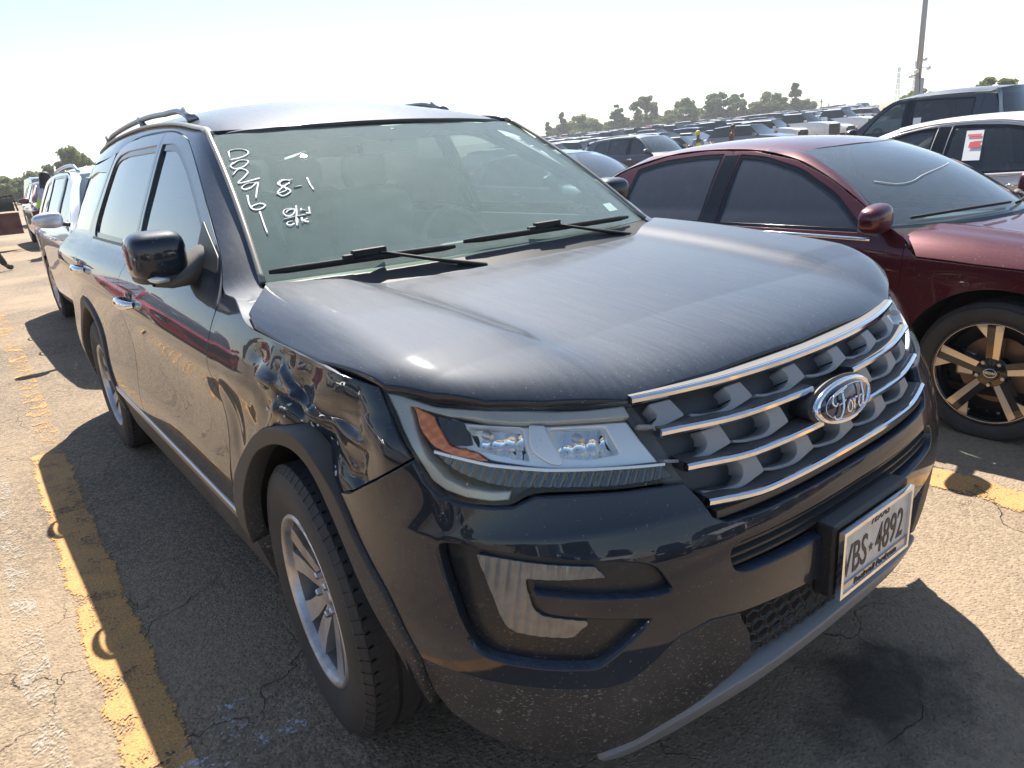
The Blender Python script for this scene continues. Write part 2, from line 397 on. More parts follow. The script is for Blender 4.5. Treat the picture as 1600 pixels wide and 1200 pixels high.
def haloe(name,col,th):
    t=NT(name); t.set(Roughness=.85,Base_Color=col); n=t.noise(7,6,.7); n2=t.noise(90,3,.6)
    t.l(t.ramp(t.math('ADD',t.math('MULTIPLY',n,.9),t.math('MULTIPLY',n2,.7)),[(th,0.),(th+.12,.7)]),t.b.inputs['Alpha']); t.bump(n2,.8,.005); return t.m
M['pale_line']=haloe('faded_pale_line',(.42,.38,.32),.80)
M['spill']=haloe('white_spill',(.6,.62,.64),.86)

M['bezel']=simple('lamp_frosted_surround',(.40,.41,.38),.30,.25,Coat_Weight=.5)
M['strip']=simple('lamp_strip_reflector',(.10,.115,.12),.18,.8)
M['fogblack']=dirty_plastic('fog_lamp_black',(.012,.014,.018),.3,.55)
M['frit']=simple('glass_edge_band',(.010,.011,.014),.95,0,Specular_IOR_Level=0.0)
M['trimgloss']=simple('gloss_trim_painted_glint',(.26,.245,.21),.3,.2)  # sun glint on black gloss trim, put into the pale base colour
M['rack']=simple('roof_rack_grey',(.26,.265,.28),.35,.7)
M['grille_dark']=dirty_plastic('grille_dark_plastic',(.045,.047,.05),.4,.1)
def ribg():
    t=NT('ribbed_fog_lens'); t.set(Roughness=.22,Metallic=.45,Coat_Weight=.6)
    n=t.noise(30,4,.6); t.l(t.mix(n,(.09,.095,.10),(.26,.265,.27)),t.b.inputs['Base Color']); return t.m
M['ribglass']=ribg()
M['armgrey']=dirty_plastic('faded_grey_plastic',(.060,.058,.056),.5,.1)
M['ws2']=glass('blue_windshield_glass',(.50,.66,.72),.22,(.38,.48,.56),gain=1.4)
def stainm():
    t=NT('oil_stain'); t.set(Roughness=.6,Base_Color=(.012,.011,.011)); g=t.new('ShaderNodeTexCoord'); v=t.new('ShaderNodeVectorMath',operation='DISTANCE'); t.l(g.outputs['Generated'],v.inputs[0]); v.inputs[1].default_value=(.5,.5,.5)
    a=t.math('SUBTRACT',.50,v.outputs['Value']); a=t.math('ADD',a,t.math('MULTIPLY',t.math('SUBTRACT',t.noise(6,6,.65),.5),.9)); t.l(t.ramp(a,[(.08,0.),(.34,.5)]),t.b.inputs['Alpha']); return t.m
M['stain']=stainm()
import numpy as np
# ---------- surfaces of the near SUV (half body, s = distance from the centre plane) ----------
SZ=np.array([.20,.30,.42,.52,.62,.72,.82,.90,.95,1.00,1.06,1.11,1.15,1.20,1.30,1.40,1.50,1.58,1.64,1.70])
SS=np.array([.930,.955,.983,.994,.991,.977,.973,.985,.993,.985,.962,.935,.908,.880,.838,.792,.745,.706,.668,.600])
def ncs(xk,yk):
    xk=np.asarray(xk,float); yk=np.asarray(yk,float); n=len(xk); h=np.diff(xk)
    A=np.zeros((n,n)); b=np.zeros(n); A[0,0]=A[-1,-1]=1
    for i in range(1,n-1):
        A[i,i-1]=h[i-1];A[i,i]=2*(h[i-1]+h[i]);A[i,i+1]=h[i]; b[i]=6*((yk[i+1]-yk[i])/h[i]-(yk[i]-yk[i-1])/h[i-1])
    m=np.linalg.solve(A,b)
    def f(x):
        x=np.asarray(x,float); i=np.clip(np.searchsorted(xk,x)-1,0,n-2)
        t=x-xk[i]; hh=h[i]; a=(m[i+1]-m[i])/(6*hh)
        c=(yk[i+1]-yk[i])/hh-hh*(2*m[i]+m[i+1])/6
        r=yk[i]+c*t+m[i]/2*t*t+a*t**3
        lo=x<xk[0]; hi=x>xk[-1]
        s0=(yk[1]-yk[0])/h[0]-h[0]*m[1]/6; s1=(yk[-1]-yk[-2])/h[-1]+h[-1]*m[-2]/6
        r=np.where(lo,yk[0]+s0*(x-xk[0]),r); r=np.where(hi,yk[-1]+s1*(x-xk[-1]),r)
        return r
    return f
def dense(f,a,b,n=1500):
    g=np.linspace(a,b,n); v=f(g)
    return lambda x: np.interp(x,g,v)
_sz=dense(ncs(SZ,SS),.1,1.8)
def side(y,z):
    y=np.asarray(y,float)
    zc=z-.03*np.clip(y-.4,0,3)*np.clip((z-.8)/.2,0,1)*np.clip((1.2-z)/.1,0,1)  # crease climbs to the rear
    t=np.clip((y-2.2)/1.8,0,1); f=np.clip((.35-y)/.8,0,1)
    return _sz(zc)-.035*t*t-.012*f*f-.05*t*t*np.clip((z-1.1)/.5,0,1)
YC,YR=-.25,3.50
_F=dense(ncs([.20,.27,.33,.40,.50,.60,.68,.74,.80,.86,.92,.97,1.01,1.06,1.12],[.86,.90,.935,.955,.965,.968,.960,.943,.917,.897,.874,.846,.815,.755,.64]),.1,1.2)
_R=dense(ncs([.2,.4,.6,.8,1.0,1.2,1.4,1.6,1.7],[.48,.54,.57,.57,.54,.49,.42,.32,.25]),.1,1.8)
def NE(z): return 2.6-.5*np.clip((np.asarray(z,float)-.78)/.22,0,1)**1.0
def shell(u,z):
    u=np.asarray(u,float); z=np.asarray(z,float)
    uf=np.clip(u,0,1); ur=np.clip(u-(1+YR-YC),0,1)
    ys=np.clip(YC+(u-1),YC,YR); a=side(ys,z)
    ph=uf*np.pi/2; L=_F(z)+YC
    sn,cs=np.sin(ph),np.cos(ph)
    n=NE(z); r=(np.abs(sn/a)**n+np.abs(cs/L)**n)**(-1/n)
    xf=r*sn; yf=YC-r*cs
    ph2=(1-ur)*np.pi/2; s2,c2=np.sin(ph2),np.cos(ph2); L2=_R(z)
    r2=(np.abs(s2/a)**3+np.abs(c2/L2)**3)**(-1/3)
    xr=r2*s2; yr=YR+r2*c2
    x=np.where(u<1,xf,np.where(u>1+YR-YC,xr,a)); y=np.where(u<1,yf,np.where(u>1+YR-YC,yr,ys))
    return np.stack([x,y,z+0*x],-1)
# hood: z(x,y)
_hc=dense(ncs([-.86,-.80,-.72,-.6,-.4,-.1,.2,.5],[.985,1.020,1.048,1.075,1.105,1.137,1.160,1.175]),-1,.7)
def yedge(x,z=1.0):
    L=_F(z)+YC; a=.975
    return YC-L*np.clip(1-np.abs(x/a)**2.1,0,1)**(1/2.1)
def hood(x,y):
    x=np.abs(x)
    z=_hc(y)-.018-.012*(x/.55)**2
    xr=.53+.07*(y+.6)
    w=1/(1+np.exp(-(x-xr)/.022))
    z=z+w*(.030*np.clip((y+.78)/.35,0,1)+.012*((x/.55)**2-1))+.018*np.clip(1-(y+.82)/.3,0,1)
    d=np.clip((x-.80)/.135,0,2); z=z-.048*d*d*(.6+.4*np.clip((y+.7)/.6,0,1))
    e=y-yedge(x); z=z-.035*np.exp(-np.clip(e,-.02,9)/.045)
    return z
def hoodp(x,y): return np.stack([x+0*y,y+0*x,hood(x,y)],-1)
# windshield: x, t 0(bottom)..1(top)
def wsp(x,t):
    x=np.asarray(x,float);t=np.asarray(t,float)
    y=.235+.155*(x/.8)**2+t*(.83-.0*x) ; y=np.where(True,.25+.15*(x/.8)**2*(1-t)+.07*(x/.66)**2*t+t*.775-.02*np.sin(np.pi*t),0)
    z=1.165+.0*x+t*.445+.012*np.sin(np.pi*t)-.006*(x/.8)**2
    return np.stack([x+0*t,y,z],-1)
# roof
_rc=dense(ncs([.95,1.03,1.2,1.5,2.0,2.6,3.2,3.7,3.9],[1.60,1.628,1.678,1.735,1.782,1.787,1.762,1.712,1.68]),.8,4)
def roofz(x,y):
    x=np.abs(x); d=np.clip((x-.5)/.2,0,1.5)
    return _rc(y)-(.030+.048*np.clip((y-1.03)/.9,0,1))*(x/.6)**2-.028*d*d*d
def roofp(x,y): return np.stack([x+0*y,y+0*x,roofz(x,y)],-1)
# ---------------------------------------------------------------- the near SUV
def sshell(u,z):
    p=shell(np.abs(u),z); p[...,0]=p[...,0]*np.where(np.asarray(u)<0,-1,1); return p
def rshell(u,z):
    p=shell(u,z); p[...,0]*=-1; return p
def front(x,z):
    'front surface by x instead of corner angle'
    x=np.asarray(x,float); z=np.asarray(z,float)+0*x; a=side(YC,z); L=_F(z)+YC; n=NE(z)
    y=YC-L*np.clip(1-np.abs(x/a)**n,1e-6,1)**(1/n); return np.stack([x,y,z],-1)
def swp(o,pts,prof,up=(0,0,1),closed=False):
    'sweeps a cross-section [(out,up)] along points; out = horizontal right of travel'
    P=np.array(pts,float); T=np.gradient(P,axis=0); T/=np.linalg.norm(T,axis=1,keepdims=True)
    U=np.tile(np.array(up,float),(len(P),1)); S=np.cross(T,U); S/=np.linalg.norm(S,axis=1,keepdims=True); U=np.cross(S,T)
    G=np.stack([P+S*a+U*b for a,b in prof],1)
    m=len(prof); n=len(P); o.grid(G)
    o.add(G[0],[tuple(range(m))]); o.add(G[-1],[tuple(range(m))[::-1]]); return o
def vnoise(seed,n=14,k=1.0):
    r=np.random.default_rng(seed); a=r.uniform(0,2*np.pi,n); f=k*r.uniform(.5,2,n); p=r.uniform(0,6.28,n)
    return lambda u,z: sum(np.sin((u*np.cos(b)+z*np.sin(b))*g+q)/ (g/k) for b,g,q in zip(a,f,p))/n*2
def seg_d(u,z,a,b):
    ax,ay=a;bx,by=b; t=np.clip(((u-ax)*(bx-ax)+(z-ay)*(by-ay))/((bx-ax)**2+(by-ay)**2),0,1)
    return np.hypot(u-ax-t*(bx-ax),z-ay-t*(by-ay))
_n1=vnoise(3,14,34); _n2=vnoise(5,14,80)
def dents(u,z):
    g=lambda c,d,s,q: d*np.exp(-((u-c[0])/s)**2-((z-c[1])/q)**2)
    m=np.exp(-((u-1.02)/.24)**2-((z-.935)/.115)**2)
    m*=np.clip((z-.72)/.12,0,1)*np.clip((u-.84)/.06,0,1)*np.clip((1.10-z)/.03,0,1)*np.clip((1.56-u)/.1,0,1)
    d=-.042*m+.028*m*_n1(u,z)+.003*m*_n2(u,z)
    for a,b,h,w in [((1.28,1.00),(1.10,.985),.014,.016),((1.17,1.03),(1.0,.95),.013,.014),((1.10,.99),(.93,.86),.014,.013),((1.22,.93),(1.33,.82),.012,.016),((1.02,.97),(.90,.93),.010,.018),((.99,.90),(.91,.84),-.012,.016),((1.2,.985),(1.13,.93),-.013,.014)]:
        d=d+h*np.exp(-(seg_d(u,z,a,b)/w)**2)
    d=d+g((.905,.935),-.014,.055,.045)*np.clip((u-.83)/.04,0,1)+g((1.30,1.045),-.007,.05,.02)
    d=d+g((1.60,.80),-.008,.05,.10)
    return d
def door_disp(u,z): return .0012*np.sin(u*3.1+1)*np.sin(z*7)+.004*np.exp(-((u-2.0)/.5)**2-((z-.60)/.05)**2)
HERO=empty('suv',(0,0,0)); tag(HERO,'dark navy SUV in front with crumpled front fender and numbers written on its windshield','suv')
P_=M['paint']
arch_out=[(1.70,.44),(1.686,.507),(1.64,.62),(1.55,.72),(1.43,.805),(1.28,.868),(1.13,.899),(1.044,.885),(.975,.815),(.917,.721),(.852,.631),(.818,.544),(.806,.507)]
arch_in=[(1.63,.40),(1.605,.491),(1.555,.61),(1.458,.735),(1.30,.815),(1.168,.845),(1.085,.835),(1.018,.781),(.946,.688),(.889,.598),(.844,.514),(.820,.434),(.800,.384)]
A1=crs(arch_out,4); A2=crs(arch_in,4)
hl_out=[(.867,1.055,1),(.848,1.022),(.828,.982),(.801,.932),(.785,.888),(.765,.863),(.735,.850),(.700,.845),(.673,.846),(.645,.862),(.585,.857),(.524,.849),(.436,.841,1),(.475,.928),(.520,.995,1),(.58,.999),(.655,1.008),(.722,1.017),(.787,1.027),(.832,1.045)]
HLP=smooth_poly(hl_out,4)
for sx,mir in ((-1,True),(1,False)):
    dd=dents if sx<0 else None
    # fender
    fo=[tuple(p) for p in A1]+[(.80,.50),(.853,.640),(.90,.745)][:0]
    fen=[(.928,.818),(.864,.872),(.801,.930),(.828,.982),(.848,1.022),(.867,1.055),(.91,1.066),(.985,1.079),(1.15,1.087),(1.342,1.094),(1.38,1.095),(1.46,1.107),(1.58,1.144),(1.69,1.150),(1.69,.44)]+[tuple(p) for p in A1[:-12]]
    # keep the arch points behind the bumper seam only
    k=[i for i,p in enumerate(A1) if p[0]>.962]
    fen=fen[:15]+[tuple(A1[i]) for i in k]+[(.960,.80)]
    panel('fender',shell,fen,P_,HERO,h=.0085 if sx<0 else .03,disp=dd,mirror=mir)
    # wheel arch trim, headlight, door
    tr=[tuple(p) for p in A1]+[tuple(p) for p in A2[::-1]]
    panel('wheel_arch_trim',shell,tr,M['clad'],HERO,h=.03,off=.010,gap=0,bev=.004,fold=.05,mirror=mir)
    # rear arch
    ang=np.linspace(-.12,np.pi+.12,25); cy=4.11
    RO=[(cy-.50*math.cos(a),.40+.485*math.sin(a)) for a in ang]; RI=[(cy-.44*math.cos(a),.40+.425*math.sin(a)) for a in ang]
    panel('wheel_arch_trim',shell,RO+RI[::-1],M['clad'],HERO,h=.04,off=.010,gap=0,bev=.004,fold=.05,mirror=mir)
    # doors
    DLOf=[(1.93,1.205,.02),(2.06,1.318,0),(2.24,1.409,.05),(2.435,1.503,.05),(2.62,1.575,.05),(2.72,1.594,.05),(2.905,1.600,.01),(2.905,1.203,.01)]
    DLOr=[(2.995,1.203,.01),(2.995,1.602,.01),(3.60,1.605,.05),(3.80,1.592,.06),(3.885,1.555,.06),(3.94,1.42,.03),(3.985,1.25,.03),(3.95,1.208,.03)]
    fd=fillet([(1.69,.455),(1.69,.80),(1.692,1.10),(1.76,1.185,.05),(1.819,1.242,.03),(2.107,1.398,.1),(2.40,1.545,.1),(2.52,1.600,.05),(2.751,1.640,.1),(2.95,1.652),(2.95,.455)])
    arr=[(cy-.50*math.cos(a),.40+.49*math.sin(a)) for a in np.linspace(.10,.92,8)]
    rd=[tuple(p) for p in fillet([(2.95,.455),(2.95,1.652),(3.4,1.660,.1),(3.70,1.652,.1),(3.88,1.62,.08),(3.955,1.56,.08),(4.032,1.423,.1),(4.12,1.24,.06),(4.105,1.12,.05),(4.03,1.0,.08),(3.90,.86,.03)])]+arr[::-1]+[(3.61,.455)]
    for nm,pl,dl in (('front_door',fd,DLOf),('rear_door',rd,DLOr)):
        d=panel(nm,shell,pl,P_,HERO,holes=[fillet(dl)],h=.03,disp=door_disp,mirror=mir)
        dl_=fillet(dl); ins=inset(dl_,.022) ; 
        panel('window_trim',shell,inset(dl_,-.004),M['gloss_black'],d,holes=[ins],h=.03,off=-.006,gap=0,mirror=mir)
        panel('door_glass',shell,inset(ins,-.006),M['sideglass'] if nm=='front_door' else M['privacy'],d,h=.06,off=-.011,gap=0,fold=.003,mirror=mir)
        # belt strip
        x0,x1=(1.93,2.93) if nm=='front_door' else (2.97,3.97)
        panel('belt_moulding',shell,[(x0,1.196),(x0,1.208),(x1,1.208),(x1,1.196)],M['plastic'],d,h=.05,off=.004,gap=0,fold=.01,mirror=mir)
        hy=2.74 if nm=='front_door' else 3.86; hz=1.015 if nm=='front_door' else 1.062
        g=rshell if sx<0 else shell
        us=np.linspace(hy-.105,hy+.105,13); hp=[]
        for i,u in enumerate(us):
            q=g(np.array([u]),np.array([hz+.004*math.sin(i/12*3.14)]))[0]; q[0]+=sx*(.012+.038*math.sin(math.pi*i/12)**.55-.012); hp.append(q)
        b=MB().tube(hp,[.010+.008*math.sin(math.pi*i/12)**.5 for i in range(13)],10,flat=(.7,1.15)); b.build('door_handle',M['chrome'],d,auto=50)
        c=g(np.array([hy]),np.array([hz]))[0]; b=MB()
        b.tube([c+np.array([-sx*.004,0,0]),c+np.array([sx*.001,0,0])],[.055,.040],16,flat=(1.3,.8)); b.build('handle_recess',M['gloss_black'],d,auto=50)
    # mirror sail
    panel('mirror_sail',shell,fillet([(1.80,1.19,.01),(1.83,1.235,.01),(2.055,1.330,.01),(2.055,1.20,.01)]),M['plastic'],HERO,h=.04,off=.004,gap=0,mirror=mir)
    # quarter panel and rear
    ar2=[(cy-.50*math.cos(a),.40+.49*math.sin(a)) for a in np.linspace(.92,np.pi+.05,22)]
    q=[(3.90,.86),(4.03,1.0),(4.105,1.12),(4.12,1.24),(4.05,1.40),(3.985,1.52),(3.93,1.598),(3.95,1.612),(4.3,1.596),(4.75,1.576),(5.05,1.527),(5.15,1.1),(5.2,.75),(5.15,.45),(4.66,.42)]+ar2[::-1]
    qd=fillet([(4.20,1.23,.03),(4.10,1.42,.03),(4.06,1.52,.03),(4.5,1.53,.04),(4.86,1.50,.04),(4.92,1.22,.03)])
    qp=panel('quarter_panel',shell,q,P_,HERO,holes=[qd],h=.04,mirror=mir)
    panel('quarter_glass',shell,inset(qd,-.01),M['privacy'],qp,h=.06,off=-.008,gap=0,mirror=mir)
    # rocker
    ro=panel('rocker_cladding',shell,[(1.63,.40),(1.70,.452),(3.61,.452),(3.68,.36),(3.66,.24),(1.62,.25)],M['clad'],HERO,h=.05,off=-.006,fold=.06,mirror=mir)
    panel('chrome_strip',shell,fillet([(1.705,.452,.004),(1.70,.482,.004),(3.60,.486,.004),(3.62,.456,.004)]),M['satin'],HERO,h=.05,off=.006,gap=0,bev=.004,fold=.02,mirror=mir)
    # headlight
    hl=panel('headlight',shell,HLP,M['lamp'],HERO,h=.014,su=1.3,off=-.001,gap=.002,mirror=mir,fold=.02)
    panel('lamp_housing',shell,HLP,M['lampdark'],hl,h=.03,su=1.3,off=-.095,gap=0,fold=.001,mirror=mir)
    band_in=[(.824,1.030),(.812,1.000),(.803,.975),(.783,.932),(.761,.902),(.735,.886),(.700,.876),(.668,.872),(.66,.905),(.70,.918),(.75,.935),(.777,.950),(.80,.985),(.820,1.022),(.767,1.004),(.72,.995),(.679,.988),(.589,.978),(.510,.970),(.495,.945),(.482,.93)]
    # pale outer surround: along the top and down the outer corner
    top=[(.862,1.050),(.840,1.013),(.815,.965),(.797,.925),(.780,.886),(.762,.869),(.735,.857),(.700,.851),(.678,.853),(.676,.868),(.702,.868),(.735,.875),(.762,.892),(.784,.926),(.803,.975),(.820,1.017),(.822,1.024),(.767,1.004),(.72,.996),(.679,.988),(.589,.979),(.512,.971),(.522,.991),(.58,.994),(.655,1.003),(.722,1.012),(.787,1.022),(.832,1.040)]
    panel('lamp_bezel',shell,top,M['bezel'],hl,h=.02,su=1.3,off=-.016,gap=0,bev=.003,fold=.035,mirror=mir)
    box=fillet([(.767,1.002,.01),(.679,.985,.02),(.589,.976,.02),(.512,.968,.004),(.459,.880,.004),(.585,.895,.02),(.632,.903,.02),(.706,.925,.01),(.722,.942,.01),(.757,.955,.01),(.771,.978,.01),(.785,1.004,.005)])
    h1=fillet([(.744,.992,.006),(.669,.981,.006),(.653,.920,.006),(.722,.948,.01)]); h2=fillet([(.633,.975,.006),(.548,.965,.006),(.524,.912,.006),(.57,.910,.02),(.610,.922,.006)])
    panel('lamp_inner_bezel',shell,box,M['lamp_white'],hl,holes=[h1,h2],h=.012,su=1.3,off=-.030,gap=0,bev=.003,fold=.03,mirror=mir,disp=lambda u,z:-.010*np.clip((.62-u)/.2,0,1)+.006*np.sin((u+z)*40)*0)
    for hh in (h1,h2):
        panel('reflector',shell,inset(hh,-.004),M['reflector'],hl,h=.006,su=1.3,off=-.05,gap=0,fold=.002,mirror=mir,disp=lambda u,z,zc=float(hh[:,1].mean()):-.004-.022*(1-((z-zc)/.032)**2)+.0035*np.abs(np.sin(u*150)))
        c=hh.mean(0); q=(rshell if sx<0 else shell)(c[:1],c[1:2])[0]; MB().tube([q+[0,.040,0],q+[0,.030,0],q+[0,.020,0]],[.010,.009,.005],14).build('bulb_cap',M['rim'],hl,auto=40)
    panel('lamp_divider',shell,fillet([(.661,.984,.003),(.640,.980,.003),(.609,.915,.003),(.612,.906,.003),(.628,.912,.004),(.655,.938,.02)]),M['lamp_white'],hl,h=.01,su=1.3,off=-.018,gap=0,bev=.003,fold=.03,mirror=mir)
    panel('dark_fins',shell,fillet([(.783,1.005,.004),(.746,.995,.004),(.730,.957,.004),(.752,.955,.004),(.769,.975,.004)]),M['lampdark'],hl,h=.006,su=1.3,off=-.022,gap=0,mirror=mir,disp=lambda u,z:.005*np.abs(np.sin(u*110)))
    panel('turn_signal',shell,fillet([(.816,1.022,.003),(.787,1.006,.004),(.771,.977,.01),(.756,.953,.01),(.722,.942,.004),(.706,.925,.003),(.746,.935,.01),(.777,.952,.01),(.799,.982,.01)]),M['amber'],hl,h=.006,su=1.3,off=-.014,gap=0,bev=.002,fold=.02,mirror=mir,disp=lambda u,z:.0015*np.sin(u*300)*np.sin(z*300))
    dr=fillet([(.777,.943,.004),(.704,.917,.02),(.632,.900,.02),(.459,.874,.004),(.444,.850,.004),(.524,.855,.02),(.640,.872,.01),(.673,.874,.005),(.708,.884,.01),(.745,.903,.01),(.767,.925,.01)])
    panel('lower_light_strip',shell,dr,M['strip'],hl,h=.004,su=1.3,off=-.026,gap=0,mirror=mir,disp=lambda u,z:.005*np.abs(np.sin(u*230+z*60)))
    panel('strip_edge',shell,[(.777,.947),(.704,.921),(.632,.905),(.459,.879),(.459,.874),(.632,.899),(.704,.915),(.777,.941)],M['lamp_white'],hl,h=.01,su=1.3,off=-.012,gap=0,bev=.001,fold=.01,mirror=mir)
    # fog lamp
    fz=[(.767,.750,.02),(.764,.772,.015),(.734,.771,.01),(.667,.758,.03),(.604,.741,.03),(.522,.724,.02),(.487,.708,.02),(.463,.653,.01),(.489,.652,.01),(.565,.668,.02),(.646,.689,.004),(.632,.644,.012),(.591,.631,.02),(.496,.604,.004),(.504,.588,.01),(.559,.524,.02),(.569,.517,.01),(.620,.524,.03),(.685,.541,.03),(.712,.553,.015),(.730,.588,.03),(.746,.664,.02)]
    FZ=fillet(fz,4)
    if sx<0: FOG=FZ
    fg=panel('fog_lamp_surround',shell,inset(FZ,-.004),M['fogblack'],HERO,h=.02,su=1.3,off=-.026,gap=0,fold=.01,mirror=mir,disp=lambda u,z:.022*np.exp(-((np.minimum(.72-u,.9))/.03)**2)*0-.012*np.clip((u-.70)/.05,0,1))
    fl=fillet([(.720,.753,.004),(.691,.749,.02),(.616,.733,.02),(.565,.723,.004),(.551,.698,.004),(.616,.702,.02),(.654,.708,.006),(.646,.655,.02),(.636,.634,.012),(.577,.615,.004),(.575,.606,.004),(.597,.579,.004),(.644,.588,.02),(.671,.598,.01),(.683,.614,.02),(.699,.681,.03)],4)
    f1=panel('fog_lamp_lens',shell,fl,M['ribglass'],fg,h=.0022,su=1.3,off=-.018,gap=0,bev=.002,fold=.008,mirror=mir,disp=lambda u,z:.0020*np.abs(np.sin(u*210+z*16)))
# bumper (one painted moulding across the nose)
half_top=[(.928,.818),(.864,.872),(.801,.930),(.785,.886),(.765,.861),(.735,.848),(.700,.843),(.673,.843),(.645,.859),(.585,.854),(.524,.846),(.434,.838),(.404,.795),(.390,.766),(.366,.750),(.30,.746),(.12,.746),(.0,.746)]
half_bot=[(.962,.805),(.917,.721),(.852,.631),(.818,.544),(.806,.507),(.757,.497),(.702,.487),(.624,.472),(.557,.459),(.526,.467),(.500,.491),(.453,.547),(.404,.561),(.345,.548),(.251,.538),(.12,.524),(.0,.520)]
up_=[(-u,z) for u,z in half_top]+[(u,z) for u,z in half_top[::-1][1:]]
dn_=[(u,z) for u,z in half_bot]+[(-u,z) for u,z in half_bot[::-1][1:]]
gap_h=fillet([(-.367,.690,.02),(-.351,.701,.015),(-.2,.703,.02),(0,.704,.02),(.2,.703,.02),(.351,.701,.015),(.367,.690,.02),(.359,.651,.015),(.339,.640,.02),(.2,.634,.02),(0,.634,.02),(-.2,.634,.02),(-.339,.640,.02),(-.359,.651,.015)])
MF=FOG.copy(); MF[:,0]*=-1
BP=panel('front_bumper',sshell,up_+dn_,P_,HERO,holes=[gap_h,FOG,MF],h=.016,su=1.3,fold=.03,bev=.003)
# lower valance
vt=[(u,z) for u,z in half_bot[4:12]]+[(.40,.558),(.345,.545),(.341,.527),(.322,.481),(.312,.410),(.377,.366),(.449,.300),(.52,.23),(.581,.205),(.66,.235),(.732,.305),(.779,.365),(.797,.42)]
for mir in (True,False): panel('lower_valance',shell,vt,M['clad'],HERO,h=.02,su=1.3,off=-.003,gap=.001,bev=.003,fold=.04,mirror=mir)
lip=[(-.585,.203),(-.52,.235),(-.449,.305),(-.377,.352),(-.294,.368),(-.173,.384),(0,.392),(.173,.384),(.294,.368),(.377,.352),(.449,.305),(.52,.235),(.585,.203),(.55,.185),(.45,.235),(.38,.280),(.302,.312),(.216,.335),(0,.345),(-.216,.335),(-.302,.312),(-.38,.280),(-.45,.235),(-.55,.185)]
panel('skid_lip',sshell,smooth_poly(lip,3),M['dull'],HERO,h=.03,su=1.3,off=.008,gap=0,bev=.005,fold=.035)
gl=panel('lower_grille_backing',sshell,[(-.345,.55),(0,.525),(.345,.55),(.33,.38),(0,.40),(-.33,.38)],M['black'],HERO,h=.05,su=1.3,off=-.05,gap=0)
b=MB(); pit=.042
for i in range(-9,10):
    for j in range(4):
        cx=i*pit+(j%2)*pit/2; cz=.41+j*pit*.72
        ring=[front(np.array([cx+.5*pit*math.cos(a)*1.0]),np.array([cz+.40*pit*math.sin(a)]))[0]+[0,.022,0] for a in np.linspace(R(30),R(390),7)[:-1]]
        if abs(cx)<.42: b.tube(ring,.0030,4,closed=True,cap=False)
b.build('honeycomb_mesh',M['plastic'],HERO)
panel('slot_backing',sshell,inset(gap_h,-.02),M['black'],HERO,h=.05,su=1.3,off=-.05,gap=0)
b=MB()
for z in (.655,.672,.690): swp(b,[front(np.array([x]),np.array([z]))[0]+[0,.035,0] for x in np.linspace(-.42,.42,21)],[(0,-.003),(.02,-.003),(.02,.003),(0,.003)])
b.build('slot_slat',M['plastic'],HERO)
# upper grille
panel('grille_backing',front,[(-.53,1.0),(.53,1.0),(.50,.79),(.46,.66),(-.46,.66),(-.50,.79)],M['grille_dark'],HERO,h=.05,off=-.050,gap=0)
def bar(z0,x0,x1,back,lift,name='grille_bar'):
    xs=np.linspace(x0,x1,max(8,int(abs(x1-x0)/.03)))
    zz=lambda x: z0+lift*(lambda q:q*q*(3-2*q))(np.clip((abs(x)-.30)/.20,0,1))
    P=[front(np.array([x]),np.array([zz(x)]))[0]+[0,-.005+back,0] for x in xs]
    o=MB(); swp(o,P,[(-.050,.006),(-.004,.009),(-.004,-.011),(-.050,-.016)]); ob=o.build(name,M['grille_dark'],HERO,auto=40)
    o=MB(); swp(o,P,[(-.012,.0085),(0,.0085),(.004,.0045),(.004,-.003),(.000,-.0085),(-.012,-.0085)]); o.build('chrome_strip',M['chrome'],ob,auto=35)
bar(.990,-.525,.525,.006,.001); bar(.925,-.505,-.085,0,.007); bar(.925,.085,.505,0,.007); bar(.852,-.478,-.085,0,.012); bar(.852,.085,.478,0,.012); bar(.779,-.457,.457,0,.016)
for row,(zt,zb,xs) in enumerate([(.980,.938,[-.43,-.25,-.07,.11,.29,.455]),(.916,.868,[-.35,-.175,.19,.355,.47]),(.844,.796,[-.285,-.115,.055,.225,.39]) ]):
    for x1 in xs:
        x0=x1-.160
        if x0<-.53+row*.025: x0=-.53+row*.025
        zt_=lambda x:zt+(.003,.008,.013)[row]*(lambda q:q*q*(3-2*q))(min(1,max(0,(abs(x)-.30)/.20)))
        k=zt_(x1)-zt
        P=[(x1-.014,zt+.002,.003),(x1,zb+.012,.006),(x1-.046,zb+.004,.015),(x1-.080,zb-.002,.02),(x0+.03,zb+.002,.02),(x0,zb+.010,.003),(x0,zb+.016,.003),(x0+.03,zb+.009,.02),(x1-.082,zb+.006,.02),(x1-.062,zb+.016,.010),(x1-.054,zt-.014,.010),(x1-.064,zt+.001,.006)]
        panel('grille_tab',front,fillet([(q[0],q[1]+k,q[2]) for q in P]),M['grey_grille'],HERO,h=.012,off=-.008,gap=0,bev=.002,fold=.045,disp=lambda x,z,x1=x1:-.012*np.clip((x1-.06-x)/.05,0,1))
o=MB(); swp(o,[front(np.array([x]),np.array([.760]))[0]+[0,.004,0] for x in np.linspace(-.44,.44,31)],[(-.060,.012),(-.004,.010),(-.004,-.006),(-.060,-.010)]); o.build('grille_sill',M['grille_dark'],HERO,auto=40)
